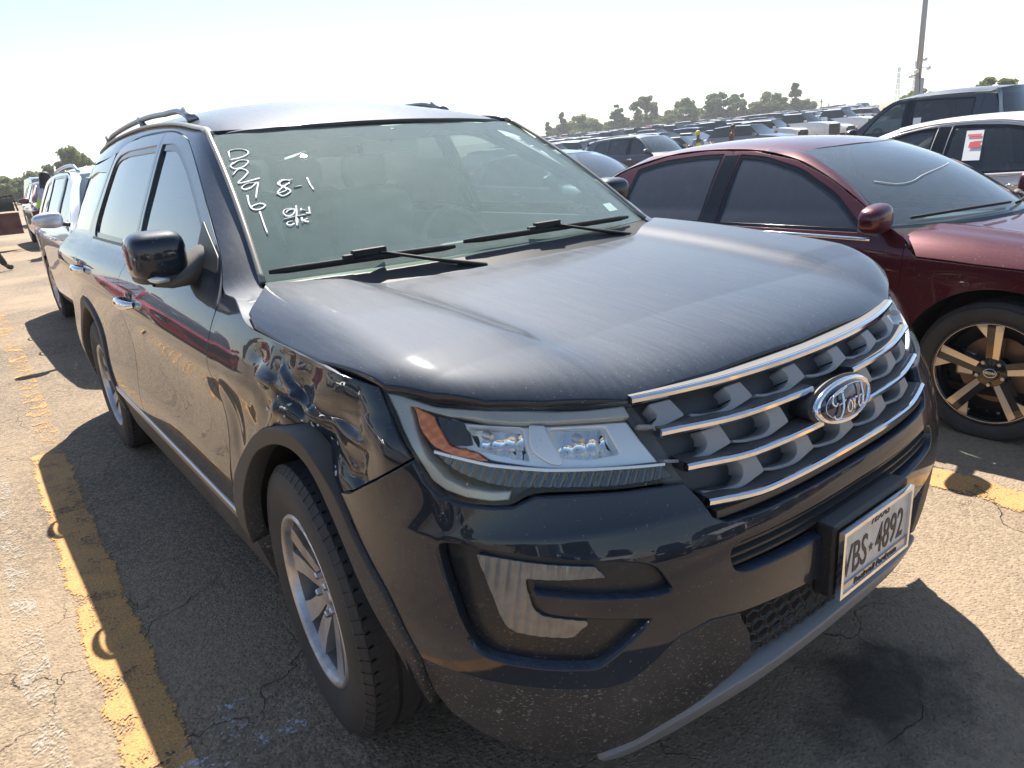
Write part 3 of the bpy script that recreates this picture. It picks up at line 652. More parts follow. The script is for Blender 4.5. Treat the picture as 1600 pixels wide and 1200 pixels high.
# badge
bo=empty('badge',(0,0,0)); bo.parent=HERO
def bf(x,z): return np.stack([x,-.905-.018*np.cos(np.clip(np.hypot(x/.118,(z-.888)/.050),0,1.2)*1.2)+.25*(z-.888)+.3*x*x,z+0*x],-1)
t=np.linspace(0,2*np.pi,49)[:-1]
ov=lambda k,j=None:np.stack([.118*k*np.cos(t),.888+.049*(j or k)*np.sin(t)],1)
panel('badge_mount',bf,ov(1.10,1.14),M['plastic'],HERO,h=.02,off=-.012,gap=0,fold=.06)
panel('badge_rim',bf,ov(1.0),M['chrome'],HERO,holes=[ov(.88,.80)],h=.01,gap=0,bev=.004,fold=.02)
panel('badge_field',bf,ov(.89,.81),simple('badge_blue',(.010,.022,.075),.15,.3,Coat_Weight=1.0),HERO,h=.012,off=-.004,gap=0)
def stroke(b,pts,fn,r,n=5,lift=.0,flat=(1,.5),cl=False):
    P=crs(pts,n); q=fn(P[:,0],P[:,1]); q=q+np.array(lift) ; b.tube(list(q),r,6,closed=cl,flat=None)
b=MB(); cx=-.002
L=lambda *p:[( (x-50)*.00185+cx,.888+(y-25)*.00150) for x,y in p]
for pts,r in [(L((36,42),(24,43),(14,38),(12,31),(16,27),(20,30)),.0019),(L((18,41),(30,44),(45,47)),.0026),(L((33,42),(31,30),(28,18),(22,8),(14,8),(11,14)),.0023),(L((22,27),(30,28),(36,31)),.0014),
  (L((44,28),(38,22),(38,14),(43,12),(47,18),(46,26),(42,28)),.0018),(L((50,29),(52,22),(51,13)),.0019),(L((52,22),(56,28),(61,28)),.0017),(L((72,28),(65,26),(62,18),(66,12),(72,17),(75,27)),.0018),(L((79,44),(77,30),(74,14),(80,12),(88,22),(96,34)),.0020),(L((86,18),(92,22),(97,25)),.0014)]:
    stroke(b,pts,bf,r*1.3,lift=(0,-.0035,0))
b.build('badge_script',M['chrome'],HERO,smooth=True)
stq=ov(.80,.70); b=MB(); b.tube(list(bf(stq[:,0],stq[:,1])+np.array([0,-.003,0])),.0009,5,closed=True,cap=False); b.build('badge_pinstripe',M['chrome'],HERO,smooth=True)
bpy.data.objects.remove(bo)
# hood
half=[(.945,.12),(.946,-.06),(.939,-.25),(.902,-.462),(.847,-.547),(.775,-.620),(.684,-.677),(.531,-.748),(.30,-.784),(0,-.797)]
rear=[(0,.145),(.3,.165),(.55,.225),(.74,.31),(.80,.355),(.83,.335),(.875,.270),(.925,.215)]
hp=[(-x,y) for x,y in half]+[(x,y) for x,y in half[::-1][1:]]+[(x,y) for x,y in rear[::-1]]+[(-x,y) for x,y in rear[1:]]
panel('hood',hoodp,hp,P_,HERO,h=.014,fold=.035,bev=.006,cen=np.array([0,0,.5]))
# cowl, windshield, roof
n=41; G=[]
for t in (0,1):
    row=[]
    for x in np.linspace(-.80,.80,n):
        a=abs(x); yr=np.interp(a,[0,.3,.55,.74,.80],[.125,.145,.205,.29,.335]); 
        p=np.array([x,yr,hood(x,yr)-.035]) if t==0 else wsp(np.array([x]),np.array([.015]))[0]-[0,0,.006]
        row.append(p)
    G.append(row)
MB().grid(G).build('cowl',M['cowlm'],HERO,smooth=True)
def we(t): return .803-.135*t
b_=MB()
wo=[(-we(0),.0),(we(0),.0),(we(.33),.33),(we(.66),.66),(we(1),.985),(.4,1.0),(0,1.0),(-.4,1.0),(-we(1),.985),(-we(.66),.66),(-we(.33),.33)]
wsf=lambda x,t: wsp(x,t)
wso=panel('windshield',wsf,wo,M['ws'],HERO,h=.035,gap=.002,bev=.001,fold=.004,cen=np.array([0,1.5,.9]))
fr_in=fillet([(-.70,.06,.06),(-.30,.085,.1),(.30,.085,.1),(.70,.06,.06),(.625,.80,.05),(.56,.90,.06),(.16,.92,.03),(.12,.85,.03),(-.12,.85,.03),(-.16,.92,.03),(-.56,.90,.06),(-.625,.80,.05)])
panel('windshield_frit',wsf,wo,M['frit'],wso,holes=[fr_in],h=.04,off=-.006,gap=.004,fold=.001,cen=np.array([0,1.5,.9]))
re=[(.664,1.092),(.645,1.30),(.63,1.7),(.615,2.3),(.605,3.0),(.59,3.55),(.55,3.80),(.3,3.86),(0,3.88)]
fe=[(.664,1.092),(.5,1.052),(.25,1.028),(0,1.022)]
rp=[(x,y) for x,y in re]+[(-x,y) for x,y in re[::-1][1:]]+[(-x,y) for x,y in fe[1:]]+[(x,y) for x,y in fe[::-1][1:-1]]
panel('roof',roofp,rp,P_,HERO,h=.04,bev=.004,cen=np.array([0,2,1]))
MB().tube([wsp(np.array([x]),np.array([1.006]))[0]+[0,.004,.0] for x in np.linspace(-.665,.665,25)],.007,6).build('roof_seal',M['black'],HERO)
for sx in (-1,1):
    Ac=[(.938,.13,1.090),(.905,.215,1.106),(.868,.275,1.122),(.812,.40,1.160),(.768,.60,1.300),(.715,.85,1.455),(.672,1.084,1.600)]+[(x,y,float(roofz(np.array(x),np.array(y)))) for x,y in ((.650,1.30),(.632,1.7),(.618,2.3),(.608,3.0),(.592,3.55),(.55,3.80))]
    Bc=[tuple(shell(np.array([u]),np.array([z]))[0]) for u,z in ((1.38,1.094),(1.46,1.106),(1.58,1.143),(1.70,1.155),(1.82,1.246),(2.11,1.403),(2.42,1.558),(2.60,1.618),(2.95,1.656),(3.55,1.664),(3.98,1.605),(4.75,1.575),(5.05,1.525))]
    A=crs(Ac,6);B=crs(Bc,6); rows=[]
    for k,t in enumerate(np.linspace(0,1,7)):
        C=A*(1-t)+B*t; m=.26*t*(1-t)
        d=np.array([1,0,.55]); d/=np.linalg.norm(d); wv=np.linalg.norm(B-A,axis=1,keepdims=True); C=C+d*m*wv*.55; rows.append(C)
    G=np.array(rows); G[...,0]*=sx
    o=MB().grid(G).build('roof_rail_panel',P_,HERO,smooth=True)
    # windscreen edge moulding and roof ditch strip
    E=crs([(we(t)+.006,*wsp(np.array([we(t)]),np.array([t]))[0][1:]) for t in (0,.25,.5,.75,1.0)],6); E[:,0]*=sx
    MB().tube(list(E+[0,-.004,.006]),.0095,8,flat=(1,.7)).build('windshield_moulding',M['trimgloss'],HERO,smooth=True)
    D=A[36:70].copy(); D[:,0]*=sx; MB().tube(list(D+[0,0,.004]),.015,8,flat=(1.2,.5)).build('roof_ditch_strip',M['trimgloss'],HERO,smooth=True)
    # roof rack rail
    ys=np.linspace(1.50,3.35,40); P=[];rad=[]
    for i,y in enumerate(ys):
        s=i/39; lift=.036*np.clip(min(s,1-s)/.10,0,1)**.6
        P.append((sx*(.600-.012*s),y,float(roofz(np.array(.60),np.array(y)))+lift+.004)); rad.append(.0135+.009*math.exp(-min(s,1-s)/.03))
    b=MB().tube(P,rad,10,flat=(1.1,.9))
    b.build('roof_rack_rail',M['rack'],HERO,smooth=True)
    for y in (1.58,2.38,3.27): 
        z=float(roofz(np.array(.60),np.array(y))); MB().tube([(sx*.598,y-.05,z),(sx*.598,y,z+.03),(sx*.598,y+.03,z+.046)],[.018,.014,.012],8).build('rail_foot',M['rack'],HERO,smooth=True)
# door mirrors
def superell(c,h,e1=.55,e2=.55,n=28,m=20,shape=None):
    V=[];F=[]
    f=lambda a,e: np.sign(a)*abs(a)**e
    for i in range(m+1):
        v=-math.pi/2+math.pi*i/m
        for k in range(n):
            q=2*math.pi*k/n
            p=np.array([f(math.cos(v),e1)*f(math.cos(q),e2),f(math.cos(v),e1)*f(math.sin(q),e2),f(math.sin(v),e1)])
            if shape: p=shape(p)
            V.append(np.array(c)+p*np.array(h))
    for i in range(m):
        for k in range(n): F.append((i*n+k,i*n+(k+1)%n,(i+1)*n+(k+1)%n,(i+1)*n+k))
    return V,F
for sx in (-1,1):
    def shp(p):
        q=p.copy(); q[2]*=1-.22*(.5+.5*p[0]*-1*0)-.10*(p[0]*-sx if 0 else 0); q[1]=q[1]*(1.0 if q[1]<0 else .55)
        q[2]+= -.10*abs(q[0])*(1 if p[2]>0 else -1)*0; return q
    V,F=superell((sx*.992,.80,1.243),(.083,.100,.086),.55,.5,shape=shp)
    mo=MB().add(V,F).build('door_mirror',P_,HERO,smooth=True)
    V,F=superell((sx*.990,.80,1.190),(.078,.088,.032),.5,.5,shape=shp); MB().add(V,F).build('mirror_lower_shell',M['armgrey'],mo,smooth=True)
    MB().box((sx*.985-.075,.850,1.190),(sx*.985+.075,.856,1.300)).build('mirror_glass',M['mirror'],mo,bevel=.004)
    G=[]
    for t,(x,y,z,hy,hz_) in enumerate(((1.020,.775,1.163,.030,.012),(.975,.760,1.162,.050,.020),(.925,.755,1.180,.062,.036),(.885,.765,1.200,.066,.050),(.842,.785,1.212,.074,.056))):
        G.append([(sx*x,y+hy*math.cos(a)*abs(math.cos(a))**-.4 if abs(math.cos(a))>1e-6 else y,z+hz_*math.sin(a)) for a in np.linspace(0,2*math.pi,17)])
    MB().grid(G).build('mirror_arm',M['armgrey'],mo,smooth=True)
    b=MB().tube([(sx*1.055,.735,1.186),(sx*1.02,.712,1.178),(sx*.985,.705,1.174)],[.006,.011,.006],8); b.build('mirror_turn_signal',M['lamp_white'],mo,smooth=True)
# wheels
def tyre_mesh(W,Ro,Ri,name,tread=True):
    h=W/2; prof=[(-h*.72,Ri-.004),(-h*.86,Ri+.006),(-h*.97,Ri+(Ro-Ri)*.28),(-h*1.0,Ri+(Ro-Ri)*.52),(-h*.97,Ri+(Ro-Ri)*.75),(-h*.90,Ro-.020),(-h*.84,Ro-.008)]
    g=[];x=-h*.80
    for cx in (-.44,-.15,.15,.44):
        a=cx*2*h*.80/1.0
        g+=[(a-.0065,Ro),(a-.005,Ro-.009),(a+.005,Ro-.009),(a+.0065,Ro)]
    prof=prof+[(-h*.78,Ro-.002)]+g+[(h*.78,Ro-.002),(h*.84,Ro-.008),(h*.90,Ro-.020),(h*.97,Ri+(Ro-Ri)*.75),(h*1.0,Ri+(Ro-Ri)*.5),(h*.9,Ri+.01),(h*.7,Ri-.004)]
    b=MB().lathe(prof,n=84)
    if tread:
        # shoulder blocks with sipes between them
        for k in range(70):
            q=2*math.pi*k/70
            for s in (-1,1):
                V=[]
                for dq,r,a in ((.0,Ro+.001,.78),(.078,Ro+.001,.78),(.078,Ro-.018,.915),(.0,Ro-.018,.915)):
                    for rr_ in (r,r-.006): V.append((s*h*a+(s*.001),rr_*math.cos(q+dq),rr_*math.sin(q+dq)))
                b.add(V,[(0,2,4,6),(0,1,3,2),(2,3,5,4),(4,5,7,6),(6,7,1,0)])
                V=[]
                for dq,a in ((0,.50),(.070,.50),(.084,.76),(.014,.76)):
                    for rr_ in (Ro+.0008,Ro-.006): V.append((s*h*a,rr_*math.cos(q+dq),rr_*math.sin(q+dq)))
                b.add(V,[(0,2,4,6),(0,1,3,2),(2,3,5,4),(4,5,7,6),(6,7,1,0)])
    return b
def poly_part(b,outline,face,depth,h=.02):
    'adds a solid cut from outline in the wheel plane; face(y,z)->x outer surface (negative x = outwards)'
    P=resample(np.asarray(outline,float),h); n=len(P)
    lo=P.min(0);hi=P.max(0); gx,gy=np.meshgrid(np.arange(lo[0]+h/2,hi[0],h),np.arange(lo[1]+h/2,hi[1],h)); gx=gx.ravel();gy=gy.ravel()
    m=inpoly(inset(P,h*.4),gx,gy); V2=[tuple(p) for p in P]+list(zip(gx[m],gy[m]))
    res=delaunay_2d_cdt([Vector(v) for v in V2],[(i,(i+1)%n) for i in range(n)],[],0,1e-7)
    W=np.array([tuple(v) for v in res[0]]);T=[f for f in res[2]]; T=[f for f in T if inpoly(P,*[np.array([c]) for c in W[list(f)].mean(0)])[0]]
    x=face(W[:,0],W[:,1]); b.add(np.stack([x,W[:,0],W[:,1]],1),T)
    xp=face(P[:,0],P[:,1]); A=np.stack([xp,P[:,0],P[:,1]],1); B=A+[depth,0,0]
    b.add(np.vstack([A,B]),[(i,(i+1)%n,n+(i+1)%n,n+i) for i in range(n)]); return b
def hero_wheel():
    w_=empty('wheel'); Ro,Ri,W=.372,.229,.245
    tyre_mesh(W,Ro,Ri,'tyre').build('tyre',M['rubber'],w_,auto=30)
    b=MB().lathe([(-.105,.240),(-.112,.236),(-.112,.228),(-.100,.222),(-.085,.219)],n=72)
    b.build('rim',M['rim'],w_,smooth=True)
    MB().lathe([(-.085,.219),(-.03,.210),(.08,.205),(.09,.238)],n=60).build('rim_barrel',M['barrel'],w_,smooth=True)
    face=lambda y,z:-.060-.030*np.clip((np.hypot(y,z)-.05)/.17,0,1)
    b=MB()
    for k in range(5):
        a0=2*math.pi*k/5+R(90)
        for s in (-1,1):
            pts=[]
            for r,w1,w2 in ((.035,.001,.032),(.09,.004,.046),(.15,.009,.062),(.200,.020,.084),(.223,.026,.096)): pts.append((r,s*w1,s*w2))
            o=[(r,w1) for r,w1,w2 in pts]+[(r,w2) for r,w1,w2 in pts[::-1]]
            c,sn=math.cos(a0),math.sin(a0)
            poly_part(b,[(r*c-v*sn,r*sn+v*c) for r,v in o],face,.045,.02)
    b.build('spoke',M['rim'],w_,auto=35)
    b=MB().lathe([(-.058,.070),(-.066,.060),(-.066,.034),(-.072,.030),(-.074,.0)],n=40); b.build('hub_cap',M['rim'],w_,auto=35)
    for k in range(5):
        a=2*math.pi*k/5+R(54); MB().tube([(-.05,.057*math.cos(a),.057*math.sin(a)),(-.080,.057*math.cos(a),.057*math.sin(a)),(-.084,.057*math.cos(a),.057*math.sin(a))],[.0115,.0105,.006],6).build('lug_nut',M['satin'],w_)
    MB().lathe([(.0,.17),(-.012,.17),(-.012,.07),(.0,.07)],n=40).build('brake_disc',M['disc'],w_)
    b=MB().lathe([(.02,.0),(.02,.21)],n=40).build('inner_barrel',M['black'],w_)
    return w_
HW=hero_wheel(); HW.parent=HERO; HW.location=(-.852,0,.370); HW.rotation_euler=(0,0,R(-4.5))
for x,y,rz in ((-.852,2.86,0),(.852,0,R(178)),(.852,2.86,math.pi)):
    c=copy_tree(HW,HERO); c.location=(x,y,.370); c.rotation_euler=(0,0,rz)
# wheel wells, floor, interior
for y0 in (-.07,2.86):
    for sx in (-1,1):
        b=MB(); V=[];F=[];n=24
        for k in range(n+1):
            a=.05+(math.pi-.12)*k/n
            for x in (.965,.55): V.append((sx*x,y0-.47*math.cos(a),.38+.46*math.sin(a)))
        for k in range(n): F.append((2*k,2*k+1,2*k+3,2*k+2))
        b.add(V,F); V2=[v for v in V[1::2]]; b.add(V2+[(sx*.55,y0,.38)],[(k,k+1,len(V2)) for k in range(n)]); b.build('wheel_liner',M['liner'],HERO)
MB().box((-.60,-.62,.26),(.60,3.95,.30)).build('underbody',M['black'],HERO)
MB().box((-.90,-.35,.62),(.90,-.1,.9)).box((-.54,.48,.30),(.54,2.3,.60)).build('engine_bay',M['black'],HERO)
b=MB()
G=[[(x,y,z+.02*math.cos(x*2)) for x in np.linspace(-.72,.72,15)] for y,z in ((.36,1.12),(.55,1.13),(.85,1.135),(.98,1.12),(1.02,1.05),(1.03,.8))]
b.grid(G); b.build('dashboard',M['interior'],HERO,smooth=True)
t=np.linspace(0,2*np.pi,33)[:-1]; b=MB(); st=np.array([.38,1.16,1.06]); b.tube([st+np.array([.185*math.cos(a),.06*math.sin(a)*1.0,.175*math.sin(a)]) for a in t],.015,8,closed=True,cap=False)
b.tube([st+np.array([-.18,0,0]),st+np.array([0,-.02,-.02]),st+np.array([.18,0,0])],[.012,.04,.012],8); b.tube([st+np.array([0,-.02,-.02]),st+np.array([0,-.25,-.12])],.03,8); b.build('steering_wheel',M['interior'],HERO,smooth=True)
for y,xs in ((1.72,(-.38,.38)),(2.62,(-.40,.0,.40))):
    for x in xs:
        V,F=superell((x,y,.70),(.25,.27,.09),.4,.4); s=MB().add(V,F).build('seat',M['seat'],HERO,smooth=True)
        V,F=superell((x,y+.27,1.02),(.24,.08,.33),.4,.4); MB().add(V,F).build('backrest',M['seat'],s,smooth=True)
        V,F=superell((x,y+.30,1.43),(.125,.05,.09),.5,.5); MB().add(V,F).build('headrest',M['seat'],s,smooth=True)
for sx in (-1,1): MB().box((sx*.80,.6,.5),(sx*.84,3.7,1.17)).build('door_trim',M['interior'],HERO)
MB().box((-.78,3.55,.5),(.78,3.6,1.1)).build('rear_trim',M['interior'],HERO)
MB().box((-.62,1.12,1.575),(.62,3.6,1.59)).build('headliner',simple('headliner_cloth',(.55,.55,.52),.9),HERO)
MB().box((-.12,1.0,1.50),(.12,1.02,1.55)).tube([(0,1.0,1.54),(0,.98,1.59)],.01,6).build('rear_view_mirror',M['interior'],HERO,bevel=.01)
# tailgate so nothing is open at the back
rb=[(-1+0.0,.45)]
def rearf(x,z): 
    L2=_R(z); a=side(np.array(YR),z); return np.stack([x+0*z,YR+L2*np.clip(1-np.abs(x/a)**3,1e-6,1)**(1/3),z+0*x],-1)
tg=panel('tailgate',rearf,[(-.80,.30),(.80,.30),(.84,.9),(.72,1.25),(.58,1.66),(-.58,1.66),(-.72,1.25),(-.84,.9)],P_,HERO,holes=[fillet([(-.6,1.15,.05),(.6,1.15,.05),(.5,1.55,.05),(-.5,1.55,.05)])],h=.06)
panel('rear_glass',rearf,[(-.61,1.14),(.61,1.14),(.51,1.56),(-.51,1.56)],M['privacy'],tg,h=.08,off=-.01)
# wipers
def wiper(a,b_,arm,mount):
    o=MB(); P=[wsp(np.array([x]),np.array([t]))[0]+np.array([0,-.012,.016]) for x,t in crs([a,((a[0]+b_[0])/2,(a[1]+b_[1])/2+.004),b_],6)]
    o.tube(P,[.004]+[.0068]*(len(P)-2)+[.004],6,flat=(1.0,1.6)); ob=o.build('wiper_blade',M['black'],HERO,smooth=True)
    o=MB(); c0=wsp(np.array([arm[0]]),np.array([(a[1]+b_[1])/2+.018]))[0]+np.array([0,-.016,.028])
    o.box(c0-[.055,.012,.010],c0+[.055,.012,.010]).box(c0+[-.085,-.010,-.016],c0+[-.055,.010,.000]).build('blade_clip',M['black'],ob,bevel=.003)
    P=[c0+[.03,-.008,-.004],c0*.5+np.array(mount)*.5+[0,-.012,-.006],np.array(mount)+[0,0,-.012]]
    MB().tube(P,[.007,.008,.012],8,flat=(1,.7)).build('wiper_arm',M['black'],ob,smooth=True)
wiper((-.785,.030),(-.225,.030),(-.50,.072),(-.16,.20,1.142)); wiper((-.185,.048),(.66,.020),(.17,.085),(.60,.285,1.140))
# licence plate
pb=MB().box((-.165,-.992,.484),(.165,-.945,.662)).build('plate_bracket',M['plastic'],HERO,bevel=.008)
T_=NT('plate_face'); T_.set(Roughness=.4,Base_Color=(.62,.62,.60)); n=T_.noise(22,5,.6); T_.l(T_.mix(T_.ramp(n,[(.45,0.),(.75,.5)]),(.62,.62,.61),(.34,.31,.27)),T_.b.inputs['Base Color'])
pl=MB().box((-.1525,-1.0015,.492),(.1525,-.9995,.644)).build('licence_plate',T_.m,HERO)
b=MB()
for q in (((-.159,-1.009,.486),(.159,-.997,.4955)),((-.159,-1.009,.6405),(.159,-.997,.650)),((-.159,-1.009,.4955),(-.1495,-.997,.6405)),((.1495,-1.009,.4955),(.159,-.997,.6405))): b.box(*q)
b.build('plate_frame',M['chrome'],pl)
MB().box((-.1495,-1.006,.4955),(.1495,-1.0005,.516)).build('plate_frame_banner',M['satin'],pl)
def text(name,s,size,loc,rot,mat,parent,sx=1.0,ext=.0006,bold=0,shear=0):
    cu=bpy.data.curves.new('t','FONT'); cu.body=s; cu.size=size; cu.align_x='CENTER'; cu.align_y='CENTER'; cu.extrude=ext; cu.offset=bold; cu.shear=shear; cu.resolution_u=3
    t=bpy.data.objects.new('t',cu); COL.objects.link(t); bpy.context.view_layer.update()
    me=bpy.data.meshes.new_from_object(t.evaluated_get(bpy.context.evaluated_depsgraph_get())); bpy.data.objects.remove(t)
    o=link(name,me,mat,parent); o.location=loc; o.rotation_euler=rot; o.scale=(sx,1,1); return o
PR=(R(90),0,0)
ink=simple('plate_ink',(.03,.03,.035),.5)
text('plate_number','VBS',.108,(-.092,-1.0022,.562),PR,ink,pl,.62,bold=.0008)
text('plate_number','4892',.108,(.066,-1.0022,.562),PR,ink,pl,.62,bold=.0008)
t=[(math.cos(R(90+36*i))*(.013 if i%2==0 else .0055)-.022,math.sin(R(90+36*i))*(.013 if i%2==0 else .0055)) for i in range(10)]
raw('plate_star',[(x,-1.0025,.560+z) for x,z in t],[tuple(range(10))],ink,pl)
text('plate_state','TEXAS',.026,(.01,-1.0022,.627),PR,ink,pl,1.15,shear=.3,bold=.0004)
text('plate_banner_text','Rockwall Ford.com',.021,(0,-1.0070,.5055),PR,ink,pl,1.2,shear=.25)
# marker writing on the windshield (x, height up the glass)
mk=[
[(-0.657,0.835),(-0.674,0.763)],
[(-0.660,0.833),(-0.636,0.846),(-0.610,0.842),(-0.599,0.818),(-0.612,0.792),(-0.640,0.773),(-0.674,0.763)],
[(-0.680,0.725),(-0.648,0.755),(-0.623,0.744),(-0.648,0.705),(-0.680,0.692),(-0.688,0.714),(-0.671,0.741)],
[(-0.702,0.647),(-0.674,0.686),(-0.657,0.686),(-0.651,0.661),(-0.671,0.628),(-0.702,0.587),(-0.631,0.609)],
[(-0.646,0.581),(-0.677,0.581),(-0.702,0.557),(-0.697,0.540),(-0.674,0.551),(-0.646,0.581),(-0.668,0.521),(-0.685,0.474)],
[(-0.702,0.501),(-0.714,0.446),(-0.714,0.410),(-0.694,0.405),(-0.674,0.424),(-0.683,0.441),(-0.708,0.430),(-0.717,0.416)],
[(-0.700,0.391),(-0.711,0.319),(-0.719,0.256)],
[(-0.546,0.565),(-0.566,0.584),(-0.592,0.559),(-0.580,0.529),(-0.572,0.499),(-0.603,0.474),(-0.612,0.499),(-0.583,0.534),(-0.555,0.557)],
[(-0.538,0.581),(-0.575,0.573),(-0.589,0.548),(-0.580,0.512),(-0.620,0.490)],
[(-0.552,0.526),(-0.526,0.532)],
[(-0.490,0.581),(-0.498,0.534),(-0.501,0.493)],
[(-0.606,0.391),(-0.629,0.386),(-0.640,0.361),(-0.631,0.344),(-0.612,0.355),(-0.600,0.383),(-0.620,0.380),(-0.631,0.366)],
[(-0.589,0.402),(-0.600,0.364),(-0.617,0.317),(-0.626,0.281)],
[(-0.651,0.330),(-0.614,0.339),(-0.578,0.344)],
[(-0.580,0.375),(-0.566,0.366)],
[(-0.580,0.383),(-0.586,0.366)],
[(-0.555,0.386),(-0.566,0.350),(-0.575,0.353),(-0.563,0.347)],
[(-0.629,0.314),(-0.643,0.311),(-0.651,0.297),(-0.643,0.289),(-0.629,0.297)],
[(-0.612,0.325),(-0.623,0.284)],
[(-0.597,0.328),(-0.606,0.295)],
[(-0.583,0.319),(-0.600,0.308),(-0.586,0.297)],
]
b=MB()
for P in mk:
    q=crs(P,5) if len(P)>2 else np.array(P,float)
    q=wsp(q[:,0],q[:,1])+np.array([0,-.0012,.0022])
    b.tube(list(q),.0031,5,flat=(1,.35))
b.build('windshield_writing',M['chalk'],wso,smooth=True)
for nm,P in (('paper_sticker',[(.526,.959),(.623,.942),(.640,.805),(.532,.832)]),('inspection_sticker',[(.631,.171),(.700,.171),(.700,.112),(.631,.112)])):
    P=np.array(P); q=wsp(P[:,0],P[:,1])+np.array([0,.004,-.005]); st_=raw(nm,q,[(0,1,2,3)],M['paper'],wso)
    c=P.mean(0)
q=wsp(np.array([.56]),np.array([.885]))[0]

cr_=random.Random(4); b=MB()
for k in range(46):
    i=cr_.randrange(6,len(A1)-14); u,z=A1[i]; u-=cr_.uniform(.004,.03)*0; z+=cr_.uniform(.012,.055); u+=cr_.uniform(-.03,.01)
    if not(.965<u<1.32): continue
    n=cr_.randint(5,7); sc=cr_.uniform(.003,.009); ang=cr_.uniform(0,3); P=np.array([(u+sc*cr_.uniform(.4,1.2)*math.cos(ang+6.28*j/n),z+sc*cr_.uniform(.5,1.6)*math.sin(ang+6.28*j/n)) for j in range(n)])
    q=rshell(P[:,0],P[:,1]); nn=rshell(P[:,0]+.001,P[:,1])-q; d=dents(P[:,0],P[:,1]); q[:,0]-=d+.0012; b.add(q,[tuple(range(n))])
c_=b.build('paint_chips',simple('bare_primer',(.45,.46,.46),.6),HERO); c_['kind']='stuff'
# ---------------------------------------------------------------- ground
def gz(x,y):
    'the far lot climbs gently to the right'
    t=max(0.0,x-20.0); return .030*t*t/(t+8.0)
def ground():
    xs=sorted(set([-420,-300,-150,-60,-30,-12,-6,-3,0,3,6,9]+list(range(10,60,3))+list(range(60,200,10))+[250,330,420])); ys=[-300,-150,-60,-20,-8,-4,0,4,8,14,20,30,45,60,80,110,150,200,300,380,420]
    V=[(x,y,gz(x,y)) for x in xs for y in ys]; n=len(ys)
    o=raw('ground',V,[(i*n+j,(i+1)*n+j,(i+1)*n+j+1,i*n+j+1) for i in range(len(xs)-1) for j in range(n-1)],M['asphalt'],None,True); o['kind']='structure'
ground()
def line(name,x0,x1,y0,y1,mat,z=.004,slant=0):
    w_=x1-x0; L_=y1-y0; o=raw(name,[(-w_/2,0,0),(w_/2,0,0),(w_/2,L_,0),(-w_/2,L_,0)],[(0,1,2,3)],mat); o.location=((x0+x1)/2,y0,z); o.rotation_euler=(0,0,-math.atan2(slant,L_)); o['kind']='structure'; return o
line('parking_line',-1.53,-1.34,-2.2,3.1,M['yellow'],slant=.10)
line('parking_line',-1.39,-1.22,3.1,9.5,M['yellow_worn'],slant=.12)
line('parking_line',-1.45,-1.33,10.5,24,M['yellow_worn'])
line('parking_line',1.46,1.66,-3.5,3.0,M['yellow'],slant=.08)
line('parking_line',4.5,4.62,-3.5,3.0,M['yellow'])
line('old_parking_line',-1.68,-1.60,-2.2,3.2,M['pale_line'],slant=.06)
def patch(name,x,y,w,h,mat,z,kind='stuff'):
    n=16; V=[(x+w*math.cos(6.283*k/n),y+h*math.sin(6.283*k/n),z) for k in range(n)]
    o=raw(name,V,[tuple(range(n))],mat); o['kind']=kind
patch('oil_stain',.20,-.98,.34,.26,M['stain'],.003)
patch('oil_stain',-3.2,2.4,.5,.35,M['stain'],.003)
patch('white_spill',-1.22,.10,.22,.16,M['spill'],.0055)
# ---------------------------------------------------------------- other cars, built panel by panel like the first
def car_surfs(S):
    sz=dense(ncs(*S['side']),.1,2.1); F=dense(ncs(*S['nose']),.1,2.0); T=dense(ncs(*S['tail']),.1,2.1); YC,YR=S['yc'],S['yr']; n1=S.get('n',2.5)
    tap=S.get('taper',(.05,.06)); cl=S.get('climb',.02)
    def sd(y,z):
        y=np.asarray(y,float); zc=z-cl*np.clip(y-.4,0,3)*np.clip((z-.6)/.2,0,1)*np.clip((1.05-z)/.1,0,1)
        f=np.clip((.6-y)/1.2,0,1); r=np.clip((y-S['wb']+.7)/1.6,0,1)
        # wheel haunches
        fl=.018*np.exp(-((y)/.42)**2)*np.exp(-((z-.62)/.16)**2)+.022*np.exp(-((y-S['wb'])/.45)**2)*np.exp(-((z-.66)/.18)**2)
        return sz(zc)+fl-tap[0]*f*f-tap[1]*r*r
    def sh(u,z):
        u=np.asarray(u,float);z=np.asarray(z,float); uf=np.clip(u,0,1); ur=np.clip(u-(1+YR-YC),0,1); ys=np.clip(YC+u-1,YC,YR); a=sd(ys,z)
        ph=uf*np.pi/2; L=F(z)+YC; sn,cs=np.sin(ph),np.cos(ph); r=(np.abs(sn/a)**n1+np.abs(cs/L)**n1)**(-1/n1)
        p2=(1-ur)*np.pi/2; s2,c2=np.sin(p2),np.cos(p2); L2=T(z)-0*YR; r2=(np.abs(s2/a)**2.8+np.abs(c2/L2)**2.8)**(-1/2.8)
        fr=u<1; re_=u>1+YR-YC
        return np.stack([np.where(fr,r*sn,np.where(re_,r2*s2,a)),np.where(fr,YC-r*cs,np.where(re_,YR+r2*c2,ys)),z+0*ys],-1)
    return sd,sh,F,T
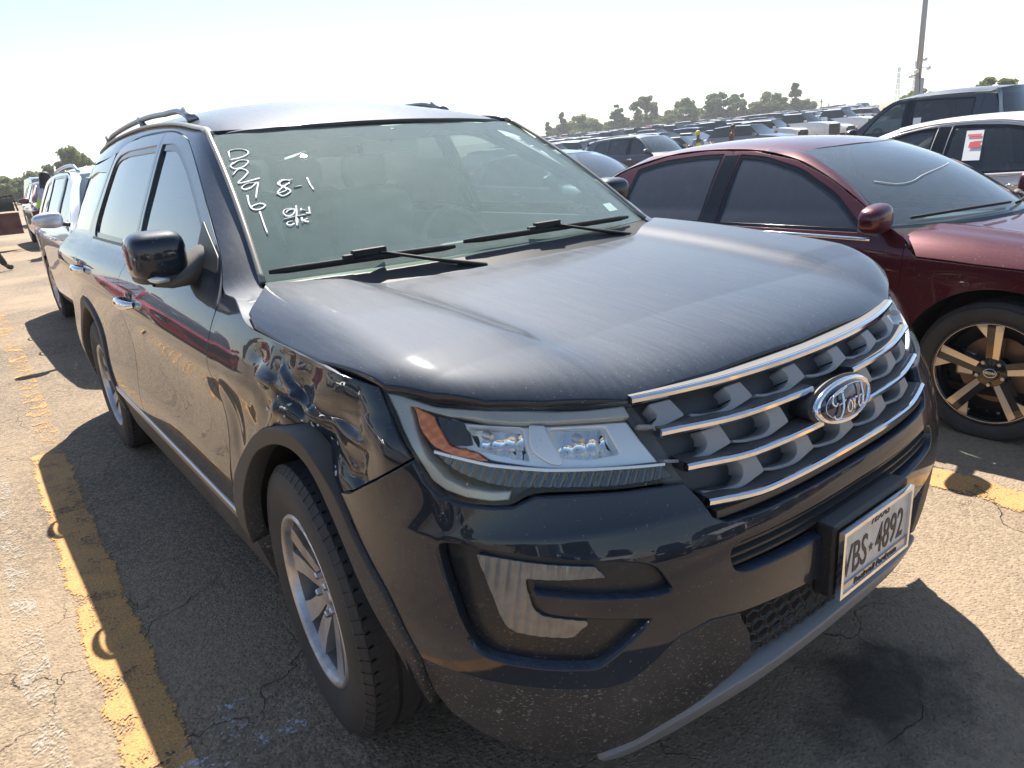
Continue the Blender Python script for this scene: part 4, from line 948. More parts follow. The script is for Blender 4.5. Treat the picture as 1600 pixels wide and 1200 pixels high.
def car(S,loc,rz,body,label,cat,group=None,name='parked_car',wheel=None,h=.05,glassm=None,detail=True,trim=None):
    sd,sh,F,T=car_surfs(S); YC,YR,WB=S['yc'],S['yr'],S['wb']; U=lambda y:1+y-YC
    root=empty(name,loc,rz); tag(root,label,cat,group); cen=np.array([0,WB/2,.7]); kw=dict(cen=cen)
    trim=trim or M['gloss_black']; gl=glassm or M['privacy']; Ro=S['tyre'][0]
    hc=dense(ncs(*S['hoodc']),-1.2,1.0)
    xe=S['hood_x']
    def hz(x,y):
        x=np.abs(x); z=hc(y)-.03*(x/xe)**2-.05*np.clip((x-xe+.15)/.15,0,1.5)**2
        z=z+.014*np.exp(-((x-xe*.72)/.05)**2)
        e=y-(YC-(F(S['hood_front_z'])+YC)*np.clip(1-np.abs(x/(xe*1.12))**2.3,0,1)**(1/2.3)); return z-.03*np.exp(-np.clip(e,-.02,9)/.05)
    hf=lambda x,y: np.stack([x+0*y,y+0*x,hz(x,y)],-1)
    def meet(x,y):
        'where the bonnet surface runs into the flank'
        if y>=YC:
            for _ in range(12): x=.5*x+.5*float(sd(y,float(hz(x,y))))
            return (x-.001,y)
        ph=math.atan2(x,-(y-YC)); rh=math.hypot(x,y-YC)
        for _ in range(12):
            q=sh(np.array([ph/(math.pi/2)]),np.array([float(hz(rh*math.sin(ph),YC-rh*math.cos(ph)))]))[0]; rh=.6*rh+.4*math.hypot(q[0],q[1]-YC)
        return (rh*math.sin(ph),YC-rh*math.cos(ph))
    HE=[meet(x,y) if x>.6 else (x,y) for x,y in S['hood_edge']]
    wb_,wt_=S['ws']  # (y centre, y corner, z, half x) bottom and top
    def wsf_(x,t):
        x=np.asarray(x,float); q=lambda e,c:(e+(c-e)*(x/wb_[3])**2)
        y=(wb_[0]+(wb_[1]-wb_[0])*(x/wb_[3])**2)*(1-t)+(wt_[0]+(wt_[1]-wt_[0])*(x/wt_[3])**2)*t; z=wb_[2]*(1-t)+wt_[2]*t+S.get('ws_bow',.03)*np.sin(np.pi*t)-.02*(x/wb_[3])**2*t
        return np.stack([x+0*t,y,z],-1)
    rc=dense(ncs(*S['roofc']),.2,5)
    rxs=S['roof_x']; rx=lambda y:np.interp(y,rxs[0],rxs[1])
    def rz_(x,y): return rc(y)-.035*(np.abs(x)/.6)**2-.02*np.clip(np.abs(x)/rx(y),0,1.2)**6
    rf=lambda x,y: np.stack([x+0*y,y+0*x,rz_(x,y)],-1)
    arcs={}
    def arc(y0,a0,a1,r,n=18,zc=None): return [(U(y0)-r*math.cos(a),(Ro if zc is None else zc)+r*math.sin(a)) for a in np.linspace(a0,a1,n)]
    ra=Ro+S.get('arch_gap',.065); zs=S['sill']; aa=math.asin(np.clip((zs-Ro)/ra,-1,1))
    fc,bp,rcut=S['cuts']; hb=S['belt']  # y of door cuts; belt z function points
    belt=lambda y:np.interp(y,hb[0],hb[1])
    top=S['doortop']                 # upper outline of the door openings, list of (y,z) from front to rear
    for sx in ((-1,1) if S.get('both',True) else (-1,)):
        mir=sx<0; k2=dict(kw,mirror=mir,h=h)
        nz=S['seam_z']
        he=[]
        for x,y in HE[::-1]:
            u=U(y) if y>=YC else math.atan2(x,-(y-YC))/(math.pi/2)
            if u>.80: he.append((u,float(hz(x,y))-.004))
        hrx,hry=S['hood_rear'][-1]; he.append((U(hry),float(hz(hrx,hry))-.012))
        ff=[(he[0][0],nz)]+he+[(U(fc),belt(fc)-.005),(U(fc),zs)]+arc(0,math.pi-aa,.35,ra)
        if he[-1][0]>U(fc)-.02: ff=[q for q in ff[:len(he)]]+ff[len(he)+1:]
        panel('fender',sh,ff,body,root,**k2)
        tp=[(U(y),z) for y,z in top]
        def cut_top(y):
            ys=[p[0] for p in top]; return float(np.interp(y,ys,[p[1] for p in top]))
        fpts=[(U(fc),zs),(U(fc),belt(fc)-.005)]+[(U(y),z) for y,z in top if fc<y<bp-.02]+[(U(bp),cut_top(bp)),(U(bp),zs)]
        wn=S['windows']
        fdp=panel('front_door',sh,fpts,body,root,holes=[fillet(wn[0])],**k2)
        ar=arc(WB,.12,1.3,ra+.03,10)
        lim=[p for p in ar if p[0]<U(rcut)]
        rpts=[(U(bp),zs),(U(bp),cut_top(bp))]+[(U(y),z) for y,z in top if bp+.02<y<=rcut]+[(U(rcut),cut_top(rcut)) if S.get('rcut_top',True) else (U(rcut),belt(rcut)),(U(rcut)-.02,.95*belt(rcut))]+lim[::-1]+[(max(U(WB)-ra-.12,U(bp)+.3),zs)]
        rdp=panel('rear_door',sh,rpts,body,root,holes=[fillet(wn[1])],**k2)
        for i,wp in enumerate(wn):
            P=fillet(wp); par=(fdp,rdp,None)[min(i,2)] or root
            ins=inset(P,S.get('frame',.018)); panel('window_trim',sh,inset(P,-.003),trim,par,holes=[ins],off=-.004,gap=0,**k2)
            panel('door_glass' if i<2 else 'quarter_glass',sh,inset(ins,-.004),gl if not (i==0 and S.get('clear_front')) else M['sideglass'],par,off=-.009,gap=0,**k2)
        if S.get('chrome_belt',True):
            y0,y1=S['windows'][0][0][0],S['windows'][-1][1][0]
            xs=np.linspace(y0-.03,y1,40); pts=sh(xs,np.interp(xs,[U(v) for v in hb[0]],hb[1])); pts[:,0]=(pts[:,0]+.007)*sx
            MB().tube(list(pts),.011,6,flat=(.7,1)).build('belt_moulding',S.get('belt_mat') or M['chrome'],root,smooth=True)
        # quarter
        qt=[(U(y),z) for y,z in top if y>=rcut+.01]
        tl=S['tail_top']  # (y,z) list from the pillar foot to the tail
        qp=[(U(rcut)-.02,.95*belt(rcut)),(U(rcut),cut_top(rcut)) if S.get('rcut_top',True) else (U(rcut),belt(rcut))]+qt+[(U(y),z) for y,z in tl]+[(U(YR)+.75,.95*tl[-1][1]),(U(YR)+.8,.6),(U(YR)+.75,zs+.08),(U(YR),zs+.02)]+arc(WB,math.pi-aa,1.15,ra,16)
        hl=[fillet(wn[2])] if len(wn)>2 else []
        panel('quarter_panel',sh,qp,body,root,holes=hl,**k2)
        panel('rocker',sh,[(U(0)+ra+.03,zs-.09),(U(0)+ra,zs),(U(WB)-ra,zs),(U(WB)-ra-.03,zs-.09)],S.get('rocker_mat') or body,root,off=-.012,**k2)
        # cant rail and pillars: loft between the glass edges and the door tops
        we_=lambda t:wb_[3]+(wt_[3]-wb_[3])*t
        A=[tuple(wsf_(np.array([we_(t)]),np.array([t]))[0]) for t in (0,.33,.66,1.)]+[(float(rx(y)),y,float(rz_(rx(y),y))) for y in S['rail_y']]
        if 'rg' in S:
            gt,gb=S['rg']; A+=[(gt[3]+(gb[3]-gt[3])*t,gt[1]+(gb[1]-gt[1])*t,gt[2]-.02+(gb[2]-gt[2])*t+.02*math.sin(math.pi*t)) for t in (0,.5,1)]
        B=[tuple(sh(np.array([U(y)]),np.array([z]))[0]) for y,z in S['railB']]
        A=[(hrx,hry-.03,float(hz(hrx,hry))-.006)]+A; B=[tuple(sh(np.array([he[-2][0]+.02]),np.array([he[-2][1]-.004]))[0])]+B
        A=crs(A,5);B=crs(B,5); nn=70
        def rs(C):
            d=np.r_[0,np.cumsum(np.linalg.norm(np.diff(C,axis=0),axis=1))]; d/=d[-1]; g=np.linspace(0,1,nn); return np.stack([np.interp(g,d,C[:,i]) for i in range(3)],1)
        # match by y so the strips run straight
        yy=np.linspace(0,1,nn); A=rs(A);B=rs(B)
        rows=[]
        for t in np.linspace(0,1,6):
            C=A*(1-t)+B*t; wv=np.linalg.norm(B-A,axis=1,keepdims=True); C=C+np.array([.85,0,.5])*(t*(1-t)*.16)*wv; rows.append(C)
        rows=[A+np.array([-.03,0,-.012])]+rows; Gd=np.array(rows); Gd[...,0]*=sx; MB().grid(Gd).build('roof_side',S.get('rail_mat') or body,root,smooth=True)
        if S.get('black_pillar',True): panel('centre_pillar_cover',sh,[(U(bp)-.055,belt(bp)+.012),(U(bp)+.055,belt(bp)+.012),(U(bp)+.05,cut_top(bp)-.022),(U(bp)-.05,cut_top(bp)-.022)],M['gloss_black'],root,off=.002,gap=0,fold=.004,**k2)
        w0=wn[0]; panel('mirror_base',sh,fillet([(U(fc)+.10,belt(fc)+.008,.01),(w0[0][0]+.05,w0[0][1]+.0,.01),(w0[0][0]+.06,w0[0][1]+.075,.01)]),M['plastic'],root,off=.003,gap=0,fold=.004,**k2)
        for (uy,uz) in S.get('handles',[]):
            q=sh(np.linspace(U(uy)-.09,U(uy)+.09,11),np.full(11,uz)); q[:,0]+=.03*np.sin(np.linspace(0,np.pi,11))**.5; q[:,0]*=sx
            MB().tube(list(q),.011,8,flat=(.7,1.1)).build('door_handle',S.get('handle_mat') or M['chrome'],root,smooth=True)
        # mirror
        my,mz,mw=S['mirror']; bx=float(sd(my,mz)); V,Fc=superell((sx*(bx+.04+mw),my-.02,mz+.06),(mw,.075,.07),.7,.65,n=22,m=14,shape=lambda p:np.array([p[0],p[1]*(1 if p[1]<0 else .5),p[2]*(1-.18*p[0]*sx)]))
        mo=MB().add(V,Fc).build('door_mirror',body,root,smooth=True)
        MB().tube([(sx*(bx-.03),my,mz),(sx*(bx+.07),my-.01,mz+.02)],[.03,.026],8,flat=(1.3,.7)).build('mirror_arm',M['plastic'],mo,smooth=True)
        # headlight and tail light
        hlP=[(.62,nz+.01),(.70,nz+.10),(.86,nz+.155),(U(YC)-.02,nz+.17),(U(YC)-.05,nz+.10),(.85,nz+.02)]
        hlo=panel('headlight',sh,fillet([p+(.02,) for p in hlP]),M['lamp'],root,off=.004,**k2); panel('lamp_reflector',sh,inset(fillet([p+(.02,) for p in hlP]),.01),M['reflector'],hlo,off=-.03,gap=0,disp=lambda u,z:.01*np.abs(np.sin(u*60)),**k2)
        e=U(YR); tz=S['tl_z']; panel('tail_light',sh,fillet([(e+.15,tz,.02),(e+.15,tz+.14,.02),(e+.75,tz+.13,.02),(e+.75,tz+.02,.02)]),M['tail'],root,off=.006,**k2)
    # front bumper, grille, hood
    ssh=lambda u,z:(lambda p:np.concatenate([p[...,:1]*np.where(np.asarray(u)<0,-1,1)[...,None],p[...,1:]],-1))(sh(np.abs(u),z))
    nz=S['seam_z']; ht=S['hood_front_z']
    hb_=[(he[0][0],nz),(.85,nz+.0),(.62,nz+.0),(.55,ht-.01),(.3,ht-.0),(0,ht)]; 
    arf=[(U(0)-ra*math.cos(a),Ro+ra*math.sin(a)) for a in np.linspace(.35,-.05,6)]
    lb=[(u,z) for u,z in arf if z<nz]+[(.8,.26),(.5,.22),(0,.21)]
    up=[(-u,z) for u,z in hb_]+[(u,z) for u,z in hb_[::-1][1:]]; dn=lb+[(-u,z) for u,z in lb[::-1][1:]]
    gh=fillet([(-.45,ht-.05,.03),(.45,ht-.05,.03),(.34,nz-.25,.04),(-.34,nz-.25,.04)])
    bpz=panel('front_bumper',ssh,up+dn,body,root,holes=[gh],h=h,su=1.2,**kw)
    panel('front_grille',ssh,inset(gh,-.01),M['black'],bpz,h=h,su=1.2,off=-.03,gap=0,disp=lambda u,z:.012*np.abs(np.sin(z*110)),**kw)
    yl=HE; hh=[(x,y) for x,y in yl]; hr=S['hood_rear']
    panel('hood',hf,[(-x,y) for x,y in hh]+[(x,y) for x,y in hh[::-1]]+[(x,y) for x,y in hr[::-1]]+[(-x,y) for x,y in hr[1:]],body,root,h=h,cen=np.array([0,0,0]))
    n=21; rows=[[(x,np.interp(abs(x),[a for a,b in hr],[b for a,b in hr])-.01,float(hz(np.array(x),np.array(np.interp(abs(x),[a for a,b in hr],[b for a,b in hr]))))-.03) for x in np.linspace(-hr[-1][0],hr[-1][0],n)],[tuple(wsf_(np.array([x]),np.array([.02]))[0]-[0,0,.006]) for x in np.linspace(-wb_[3],wb_[3],n)]]
    MB().grid(rows).build('cowl',M['plastic'],root,smooth=True)
    we_=lambda t:wb_[3]+(wt_[3]-wb_[3])*t
    wo_=[(-we_(0),0),(0,0),(we_(0),0),(we_(.5),.5),(we_(1),1),(0,1.0),(-we_(1),1),(-we_(.5),.5)]
    wsx=panel('windshield',wsf_,wo_,S.get('ws_mat') or M['ws2'],root,h=.07,cen=np.array([0,wt_[0]+.8,.8]))
    panel('windshield_frit',wsf_,wo_,M['frit'],wsx,holes=[fillet([(-we_(0)+.08,.05,.05),(we_(0)-.08,.05,.05),(we_(1)-.06,.95,.04),(-we_(1)+.06,.95,.04)])],h=.08,off=-.006,gap=.004,fold=.001,cen=np.array([0,wt_[0]+.8,.8]))
    ry=S['rail_y']; ye=ry[-1] if 'rg' not in S else S['rg'][0][1]
    fr_=[(we_(1),wt_[1]),(we_(1)*.6,wt_[0]+(wt_[1]-wt_[0])*.36),(0,wt_[0])]
    re_=[(float(rx(y)),y) for y in ry]; 
    if 'rg' in S: gt=S['rg'][0]; re_+=[(gt[3],gt[1]),(gt[3]*.5,gt[0]+(gt[1]-gt[0])*.25),(0,gt[0])]
    else: re_+=[(float(rx(ry[-1]))*.8,ry[-1]+.06),(0,ry[-1]+.09)]
    rp=fr_[:1]+re_+[(-x,y) for x,y in re_[::-1][1:]]+[(-x,y) for x,y in fr_]+[(x,y) for x,y in fr_[::-1][1:-1]]
    panel('roof',rf,rp,S.get('roof_mat') or body,root,h=h*1.5,cen=np.array([0,2,0]))
    if 'rg' in S:
        gt,gb=S['rg']
        def rgf(x,t):
            x=np.asarray(x,float); y=(gt[0]+(gt[1]-gt[0])*(x/gt[3])**2)*(1-t)+(gb[0]+(gb[1]-gb[0])*(x/gb[3])**2)*t; z=gt[2]*(1-t)+gb[2]*t+.035*np.sin(np.pi*t)-.02*(x/gt[3])**2; return np.stack([x+0*t,y,z],-1)
        panel('rear_window',rgf,[(-gt[3],0),(gt[3],0),(gb[3],1),(-gb[3],1)],S.get('rg_mat') or gl,root,h=.08,cen=np.array([0,gt[0]-.8,.8]))
    for nm,fnc in S.get('extra',{}).items(): fnc(root,body,sh,U,sd,rf)
    # tail face
    def tf(x,z):
        a=sd(np.array(YR),z); return np.stack([x+0*z,YR+T(z)*np.clip(1-np.abs(x/a)**2.8,1e-6,1)**(1/2.8),z+0*x],-1)
    tz=S['tailface']; panel('tailgate' if S.get('hatch') else 'boot_lid',tf,[(-.62,.30),(.62,.30)]+[(x,z) for x,z in tz]+[(-x,z) for x,z in tz[::-1]],body,root,holes=[fillet(S['hatch'])] if S.get('hatch') else [],h=.08,**kw)
    if S.get('hatch'): panel('rear_window',tf,inset(fillet(S['hatch']),-.01),gl,root,h=.08,off=-.01,**kw)
    # inside
    hw_=float(sd(1.,.6))-.12
    MB().box((-hw_,-.45,.2),(hw_,WB+.7,.24)).build('underbody',M['black'],root)
    zb=belt(1.0); V=[]
    MB().box((-hw_+.06,wb_[0]+.15,zb-.14),(hw_-.06,wb_[0]+.6,zb-.02)).build('dashboard',M['interior'],root,bevel=.03)
    for y in (1.25,2.15):
        if y>WB-.3 and S.get('short'): continue
        for x in (-.36,.36):
            V,Fc=superell((x,y+.12+.2,zb-.10),(.23,.09,.33),.4,.4,n=16,m=10); s=MB().add(V,Fc).build('seat',M['seat'],root,smooth=True)
            V,Fc=superell((x,y+.38,zb+.27),(.12,.05,.08),.5,.5,n=12,m=8); MB().add(V,Fc).build('headrest',M['seat'],s,smooth=True)
    for sx in (-1,1): MB().box((sx*(hw_+.0),.5,.3),(sx*(hw_+.03),WB+.3,zb-.04)).build('door_trim',M['interior'],root)
    MB().box((-hw_,WB+.1,.5),(hw_,WB+.15,zb-.03)).build('rear_trim',M['interior'],root)
    for y0 in (0,WB):
        for sx in (-1,1):
            V=[];Fc=[];nq=16; xo=float(sd(y0,.6))-.03
            for k in range(nq+1):
                a=-.4+(math.pi+.8)*k/nq
                for x in (xo,xo-.34): V.append((sx*x,y0-(ra+.01)*math.cos(a),Ro+(ra+.01)*math.sin(a)))
            for k in range(nq): Fc.append((2*k,2*k+1,2*k+3,2*k+2))
            Fc+= [(2*k+1,2*k+3,len(V)) for k in range(nq)]; V.append((sx*(xo-.34),y0,Ro))
            MB().add(V,Fc).build('wheel_liner',M['liner'],root)
    wx=float(sd(0,.45))-S.get('wheel_in',.125)
    w0=wheel(S['tyre']); w0.parent=root; w0.location=(-wx,0,Ro); first=True
    for x,y,a in ((-wx,WB,0),(wx,0,math.pi),(wx,WB,math.pi)):
        c=copy_tree(w0,root); c.location=(x,y,Ro); c.rotation_euler=(0,0,a)
    return root,sh,U
def plain_wheel(t,rim=None,face=None,ns=5,style='plain'):
    Ro,Ri,W=t; w_=empty('wheel'); tyre_mesh(W,Ro,Ri,'t',tread=False).build('tyre',M['rubber'],w_,auto=30); h=W/2
    rim=rim or M['rim']
    MB().lathe([(-h*.86,Ri+.009),(-h*.92,Ri+.005),(-h*.90,Ri-.004),(-h*.6,Ri-.018),(h*.6,Ri-.022),(h*.7,Ri+.005)],n=60).build('rim',rim,w_,smooth=True)
    if style=='blade':
        MB().lathe([(-h*.885,Ri+.005),(-h*.905,Ri+.002),(-h*.895,Ri-.007)],n=72).build('rim_edge',face,w_,smooth=True)
        fz=lambda y,z:-h*.62-.028*np.clip((np.hypot(y,z)-.05)/.17,0,1)
        b=MB();f=MB()
        for k in range(5):
            a0=2*math.pi*k/5+R(90); c,s=math.cos(a0),math.sin(a0); rot=lambda o:[(r*c-v*s,r*s+v*c) for r,v in o]
            poly_part(b,rot([(.03,-.030),(.10,-.030),(Ri-.012,-.030),(Ri-.008,.036),(.12,.030),(.03,.028)]),fz,.05,.025)
            q=lambda y,z:fz(y,z)-.002
            poly_part(f,rot([(.060,-.002),(Ri-.014,.004),(Ri-.010,.038),(.060,.024)]),q,.003,.03)
            poly_part(f,rot([(Ri-.075,-.031),(Ri-.010,-.031),(Ri-.020,-.078)]),q,.003,.02)
            poly_part(b,rot([(Ri-.075,-.030),(Ri-.008,-.030),(Ri-.018,-.082)]),fz,.04,.02)
        b.build('spoke',rim,w_,auto=35); f.build('machined_face',face,w_)
    else:
        fz=lambda y,z:-h*.60-.03*np.clip((np.hypot(y,z)-.05)/.17,0,1); b=MB()
        for k in range(ns):
            a0=2*math.pi*k/ns+R(90); c,s=math.cos(a0),math.sin(a0)
            poly_part(b,[(r*c-v*s,r*s+v*c) for r,v in ((.03,-.03),(.12,-.022),(Ri-.012,-.036),(Ri-.012,.036),(.12,.022),(.03,.03))],fz,.04,.03)
        b.build('spoke',rim,w_,auto=35)
    MB().lathe([(-h*.60,.075),(-h*.68,.066),(-h*.70,.038),(-h*.76,.034),(-h*.77,.0)],n=32).build('hub_cap',rim,w_,auto=35)
    for k in range(5):
        a=2*math.pi*k/5+R(54); MB().tube([(-h*.6,.057*math.cos(a),.057*math.sin(a)),(-h*.80,.057*math.cos(a),.057*math.sin(a))],[.0105,.009],6).build('lug_nut',M['satin'],w_)
    MB().lathe([(.0,.16),(-.012,.16),(-.012,.07),(.0,.07)],n=32).build('brake_disc',M['disc'],w_)
    MB().box((-.03,.09,-.05),(.03,.17,.07)).build('brake_caliper',M['satin'],w_,bevel=.012)
    MB().lathe([(.02,.0),(.02,Ri-.02)],n=32).build('inner_barrel',M['black'],w_)
    return w_
M['tint']=glass('limo_tint_glass',(.03,.033,.036),.22,(.22,.25,.31),ior=1.45,opac=.4)  # the bluish film colour stands in for glare on the dark panes
M['sideglass2']=glass('rear_side_glass',(.16,.20,.19),.06,(.3,.32,.33),ior=1.6)
M['tail']=simple('tail_light_red',(.35,.01,.012),.1,0,Coat_Weight=1.0)
M['crimson']=paint('crimson_metallic_paint',(.075,.006,.014),metal=.45,rough=.33,dust=.12,side_dust=.015,low=False)
M['champagne']=paint('pearl_white_paint',(.66,.62,.56),metal=.15,rough=.35,dust=.15,low=False)
M['silver']=paint('silver_paint',(.62,.64,.68),metal=.5,rough=.30,dust=.10,low=False)
M['graphite']=paint('graphite_paint',(.06,.07,.085),metal=.6,rough=.35,dust=.25,low=False)
M['maroon']=paint('maroon_paint',(.085,.010,.022),metal=.5,rough=.3,dust=.15,low=False)
M['bright_red']=paint('bright_red_paint',(.55,.012,.03),metal=.2,rough=.3,dust=.05,low=False)
M['teal']=paint('blue_grey_paint',(.10,.16,.19),metal=.6,rough=.3,dust=.15,low=False)
SED=dict(wb=2.825,tyre=(.335,.243,.235),yc=-.25,yr=3.05,
 side=([.18,.30,.45,.60,.72,.80,.86,.91,.95,1.0,1.05,1.2,1.35,1.42],[.84,.885,.908,.905,.912,.920,.915,.900,.882,.858,.832,.745,.640,.58]),
 nose=([.15,.22,.35,.5,.62,.70,.76,.84,.95],[.80,.90,.94,.93,.91,.87,.82,.66,.48]),
 tail=([.15,.3,.5,.7,.9,1.02,1.1,1.4],[.60,.72,.76,.76,.74,.70,.55,.2]),taper=(.07,.09),climb=.03,
 hood_x=.86,hood_front_z=.74,hoodc=([-.95,-.8,-.6,-.3,.0,.35,.6],[.735,.79,.85,.91,.95,.985,.995]),
 ws=((.24,.55,.985,.80),(1.04,1.18,1.375,.575)),ws_bow=.045,roofc=([1.0,1.25,1.6,2.0,2.35,2.6],[1.37,1.415,1.443,1.440,1.405,1.36]),
 roof_x=([1.2,1.8,2.4],[.575,.59,.56]),rail_y=[1.4,1.75,2.1],rg=((2.40,2.32,1.395,.55),(3.18,3.0,1.09,.62)),
 sill=.30,seam_z=.60,fend_z=(.79,.868,.905),cuts=(.42,1.60,2.46),belt=([-.3,.4,1.5,2.4,2.8],[.83,.925,.955,.985,1.02]),
 doortop=[(.44,.95),(.58,1.03),(.72,1.115),(.92,1.225),(1.15,1.32),(1.45,1.378),(1.8,1.393),(2.1,1.375),(2.42,1.30),(2.60,1.21),(2.78,1.07)],
 windows=[[(1.25+.62,.962,.01),(1.25+1.54,.977,.01),(1.25+1.54,1.362,.01),(1.25+1.36,1.345,.06),(1.25+1.10,1.275,.06),(1.25+.84,1.145,.05)],
          [(1.25+1.66,.979,.01),(1.25+2.36,1.002,.02),(1.25+2.32,1.300,.02),(1.25+2.1,1.350,.08),(1.25+1.8,1.370,.06),(1.25+1.66,1.369,.01)],
          [(1.25+2.45,1.008,.01),(1.25+2.74,1.022,.01),(1.25+2.58,1.190,.03),(1.25+2.44,1.265,.01)]],
 railB=[(.42,.935),(.56,1.015),(.72,1.12),(.92,1.23),(1.15,1.325),(1.45,1.385),(1.8,1.400),(2.1,1.382),(2.42,1.31),(2.60,1.22),(2.80,1.075)],
 tail_top=[(2.85,1.03),(3.1,1.05)],tailface=[(.66,.8),(.62,1.03)],tl_z=.82,mirror=(.55,.985,.105),handles=[(1.36,.86),(2.28,.90)],
 hood_edge=[(.852,.36),(.868,.1),(.868,-.25),(.83,-.47),(.70,-.66),(.4,-.81),(0,-.86)],hood_rear=[(0,.20),(.4,.27),(.72,.44),(.80,.46)])
SUV=dict(wb=2.73,tyre=(.355,.235,.235),yc=-.25,yr=3.15,
 side=([.18,.32,.45,.62,.75,.88,.95,1.0,1.06,1.12,1.18,1.3,1.45,1.58,1.66],[.84,.90,.918,.915,.922,.930,.925,.912,.89,.862,.835,.785,.715,.655,.60]),
 nose=([.15,.25,.4,.6,.75,.88,.96,1.04,1.12],[.78,.88,.91,.91,.89,.85,.79,.66,.48]),
 tail=([.15,.3,.5,.8,1.0,1.2,1.4,1.6],[.50,.60,.64,.64,.62,.56,.47,.34]),taper=(.06,.07),climb=.03,
 hood_x=.86,hood_front_z=.92,hoodc=([-.95,-.8,-.6,-.3,.0,.35,.6],[.92,.965,1.01,1.055,1.09,1.12,1.13]),
 ws=((.32,.60,1.125,.76),(1.06,1.18,1.585,.60)),ws_bow=.04,roofc=([1.0,1.3,1.7,2.2,2.8,3.2,3.45],[1.58,1.63,1.665,1.665,1.64,1.605,1.575]),
 roof_x=([1.2,2.2,3.4],[.60,.60,.55]),rail_y=[1.5,2.0,2.6,3.1,3.40],
 sill=.36,seam_z=.70,fend_z=(.98,1.02,1.055),cuts=(.42,1.45,2.38),belt=([-.3,.4,1.5,2.4,3.1],[.98,1.065,1.09,1.12,1.17]),
 doortop=[(.44,1.10),(.60,1.19),(.80,1.33),(1.0,1.46),(1.2,1.56),(1.45,1.595),(2.0,1.605),(2.38,1.595),(2.8,1.57),(3.1,1.53),(3.2,1.49)],
 windows=[[(1.25+.66,1.098,.01),(1.25+1.39,1.110,.01),(1.25+1.39,1.570,.01),(1.25+1.16,1.530,.06),(1.25+.86,1.34,.05)],
          [(1.25+1.51,1.112,.01),(1.25+2.32,1.14,.02),(1.25+2.32,1.565,.03),(1.25+1.51,1.572,.01)],
          [(1.25+2.44,1.145,.02),(1.25+3.02,1.20,.04),(1.25+2.85,1.50,.08),(1.25+2.44,1.545,.02)]],
 railB=[(.42,1.075),(.60,1.20),(.80,1.34),(1.0,1.47),(1.2,1.57),(1.45,1.603),(2.0,1.613),(2.38,1.603),(2.8,1.58),(3.1,1.54),(3.25,1.48)],
 tail_top=[(3.25,1.44)],tailface=[(.80,.9),(.70,1.2),(.54,1.56)],tl_z=.95,mirror=(.58,1.12,.115),handles=[(1.30,.98),(2.24,1.02)],hatch=[(-.58,1.15,.05),(.58,1.15,.05),(.46,1.48,.05),(-.46,1.48,.05)],
 hood_edge=[(.85,.36),(.868,.1),(.868,-.2),(.83,-.44),(.70,-.62),(.4,-.77),(0,-.81)],hood_rear=[(0,.20),(.4,.27),(.72,.42),(.80,.45)],chrome_belt=False,rocker_mat=None)
def roof_rails(mat):
    def f(root,body,sh,U,sd,rf):
        for sx in (-1,1):
            ys=np.linspace(1.35,3.15,24); P=[(sx*.56,y,float(rf(np.array([.56]),np.array([y]))[0][2])+.045*min(1,min(i,23-i)/3)) for i,y in enumerate(ys)]
            MB().tube(P,.016,8).build('roof_rail',mat,root,smooth=True)
    return f
PICK=dict(SUV); PICK.update(wb=3.2,tyre=(.38,.24,.25),yr=3.6,
 side=([.18,.32,.5,.7,.9,1.05,1.15,1.2,1.26,1.32,1.4,1.55,1.7,1.82,1.9],[.88,.93,.97,.975,.975,.975,.965,.95,.925,.90,.87,.825,.775,.725,.66]),
 nose=([.15,.25,.4,.6,.85,1.0,1.1,1.2,1.3],[.78,.88,.93,.94,.93,.90,.84,.70,.52]),tail=([.15,.3,.5,.8,1.0,1.2,1.4,1.6],[.55,.68,.72,.73,.72,.70,.62,.5]),
 hood_x=.90,hood_front_z=1.06,hoodc=([-.95,-.8,-.6,-.3,.0,.35,.6],[1.07,1.115,1.16,1.20,1.23,1.26,1.27]),
 ws=((.42,.66,1.27,.80),(1.10,1.20,1.80,.66)),roofc=([1.0,1.3,1.7,2.2,2.6,2.9],[1.80,1.86,1.90,1.90,1.88,1.86]),roof_x=([1.2,2.2,2.8],[.655,.66,.63]),rail_y=[1.4,1.8,2.2,2.6],
 rg=((2.78,2.70,1.86,.61),(2.98,2.86,1.30,.72)),sill=.45,seam_z=.85,fend_z=(1.12,1.16,1.185),cuts=(.50,1.48,2.55),belt=([-.3,.5,1.5,2.5,3.1],[1.12,1.20,1.22,1.25,1.27]),
 doortop=[(.52,1.24),(.72,1.38),(.95,1.58),(1.2,1.76),(1.48,1.80),(2.0,1.81),(2.55,1.79),(2.7,1.76),(2.80,1.5)],
 windows=[[(1.25+.74,1.235,.01),(1.25+1.42,1.245,.01),(1.25+1.42,1.765,.01),(1.25+1.20,1.73,.06),(1.25+.95,1.52,.05)],[(1.25+1.54,1.25,.01),(1.25+2.44,1.27,.03),(1.25+2.44,1.74,.04),(1.25+1.54,1.77,.01)]],
 railB=[(.50,1.215),(.72,1.40),(.95,1.60),(1.2,1.77),(1.48,1.81),(2.0,1.82),(2.55,1.80),(2.72,1.76),(2.84,1.30)],tail_top=[(2.86,1.26),(3.6,1.26)],tailface=[(.86,.9),(.84,1.24)],tl_z=1.0,mirror=(.72,1.26,.12),handles=[(1.34,1.12),(2.40,1.14)],hatch=None,
 hood_edge=[(.89,.42),(.91,.1),(.91,-.2),(.86,-.44),(.72,-.64),(.4,-.78),(0,-.83)],hood_rear=[(0,.30),(.4,.36),(.78,.50),(.84,.50)],chrome_belt=False)
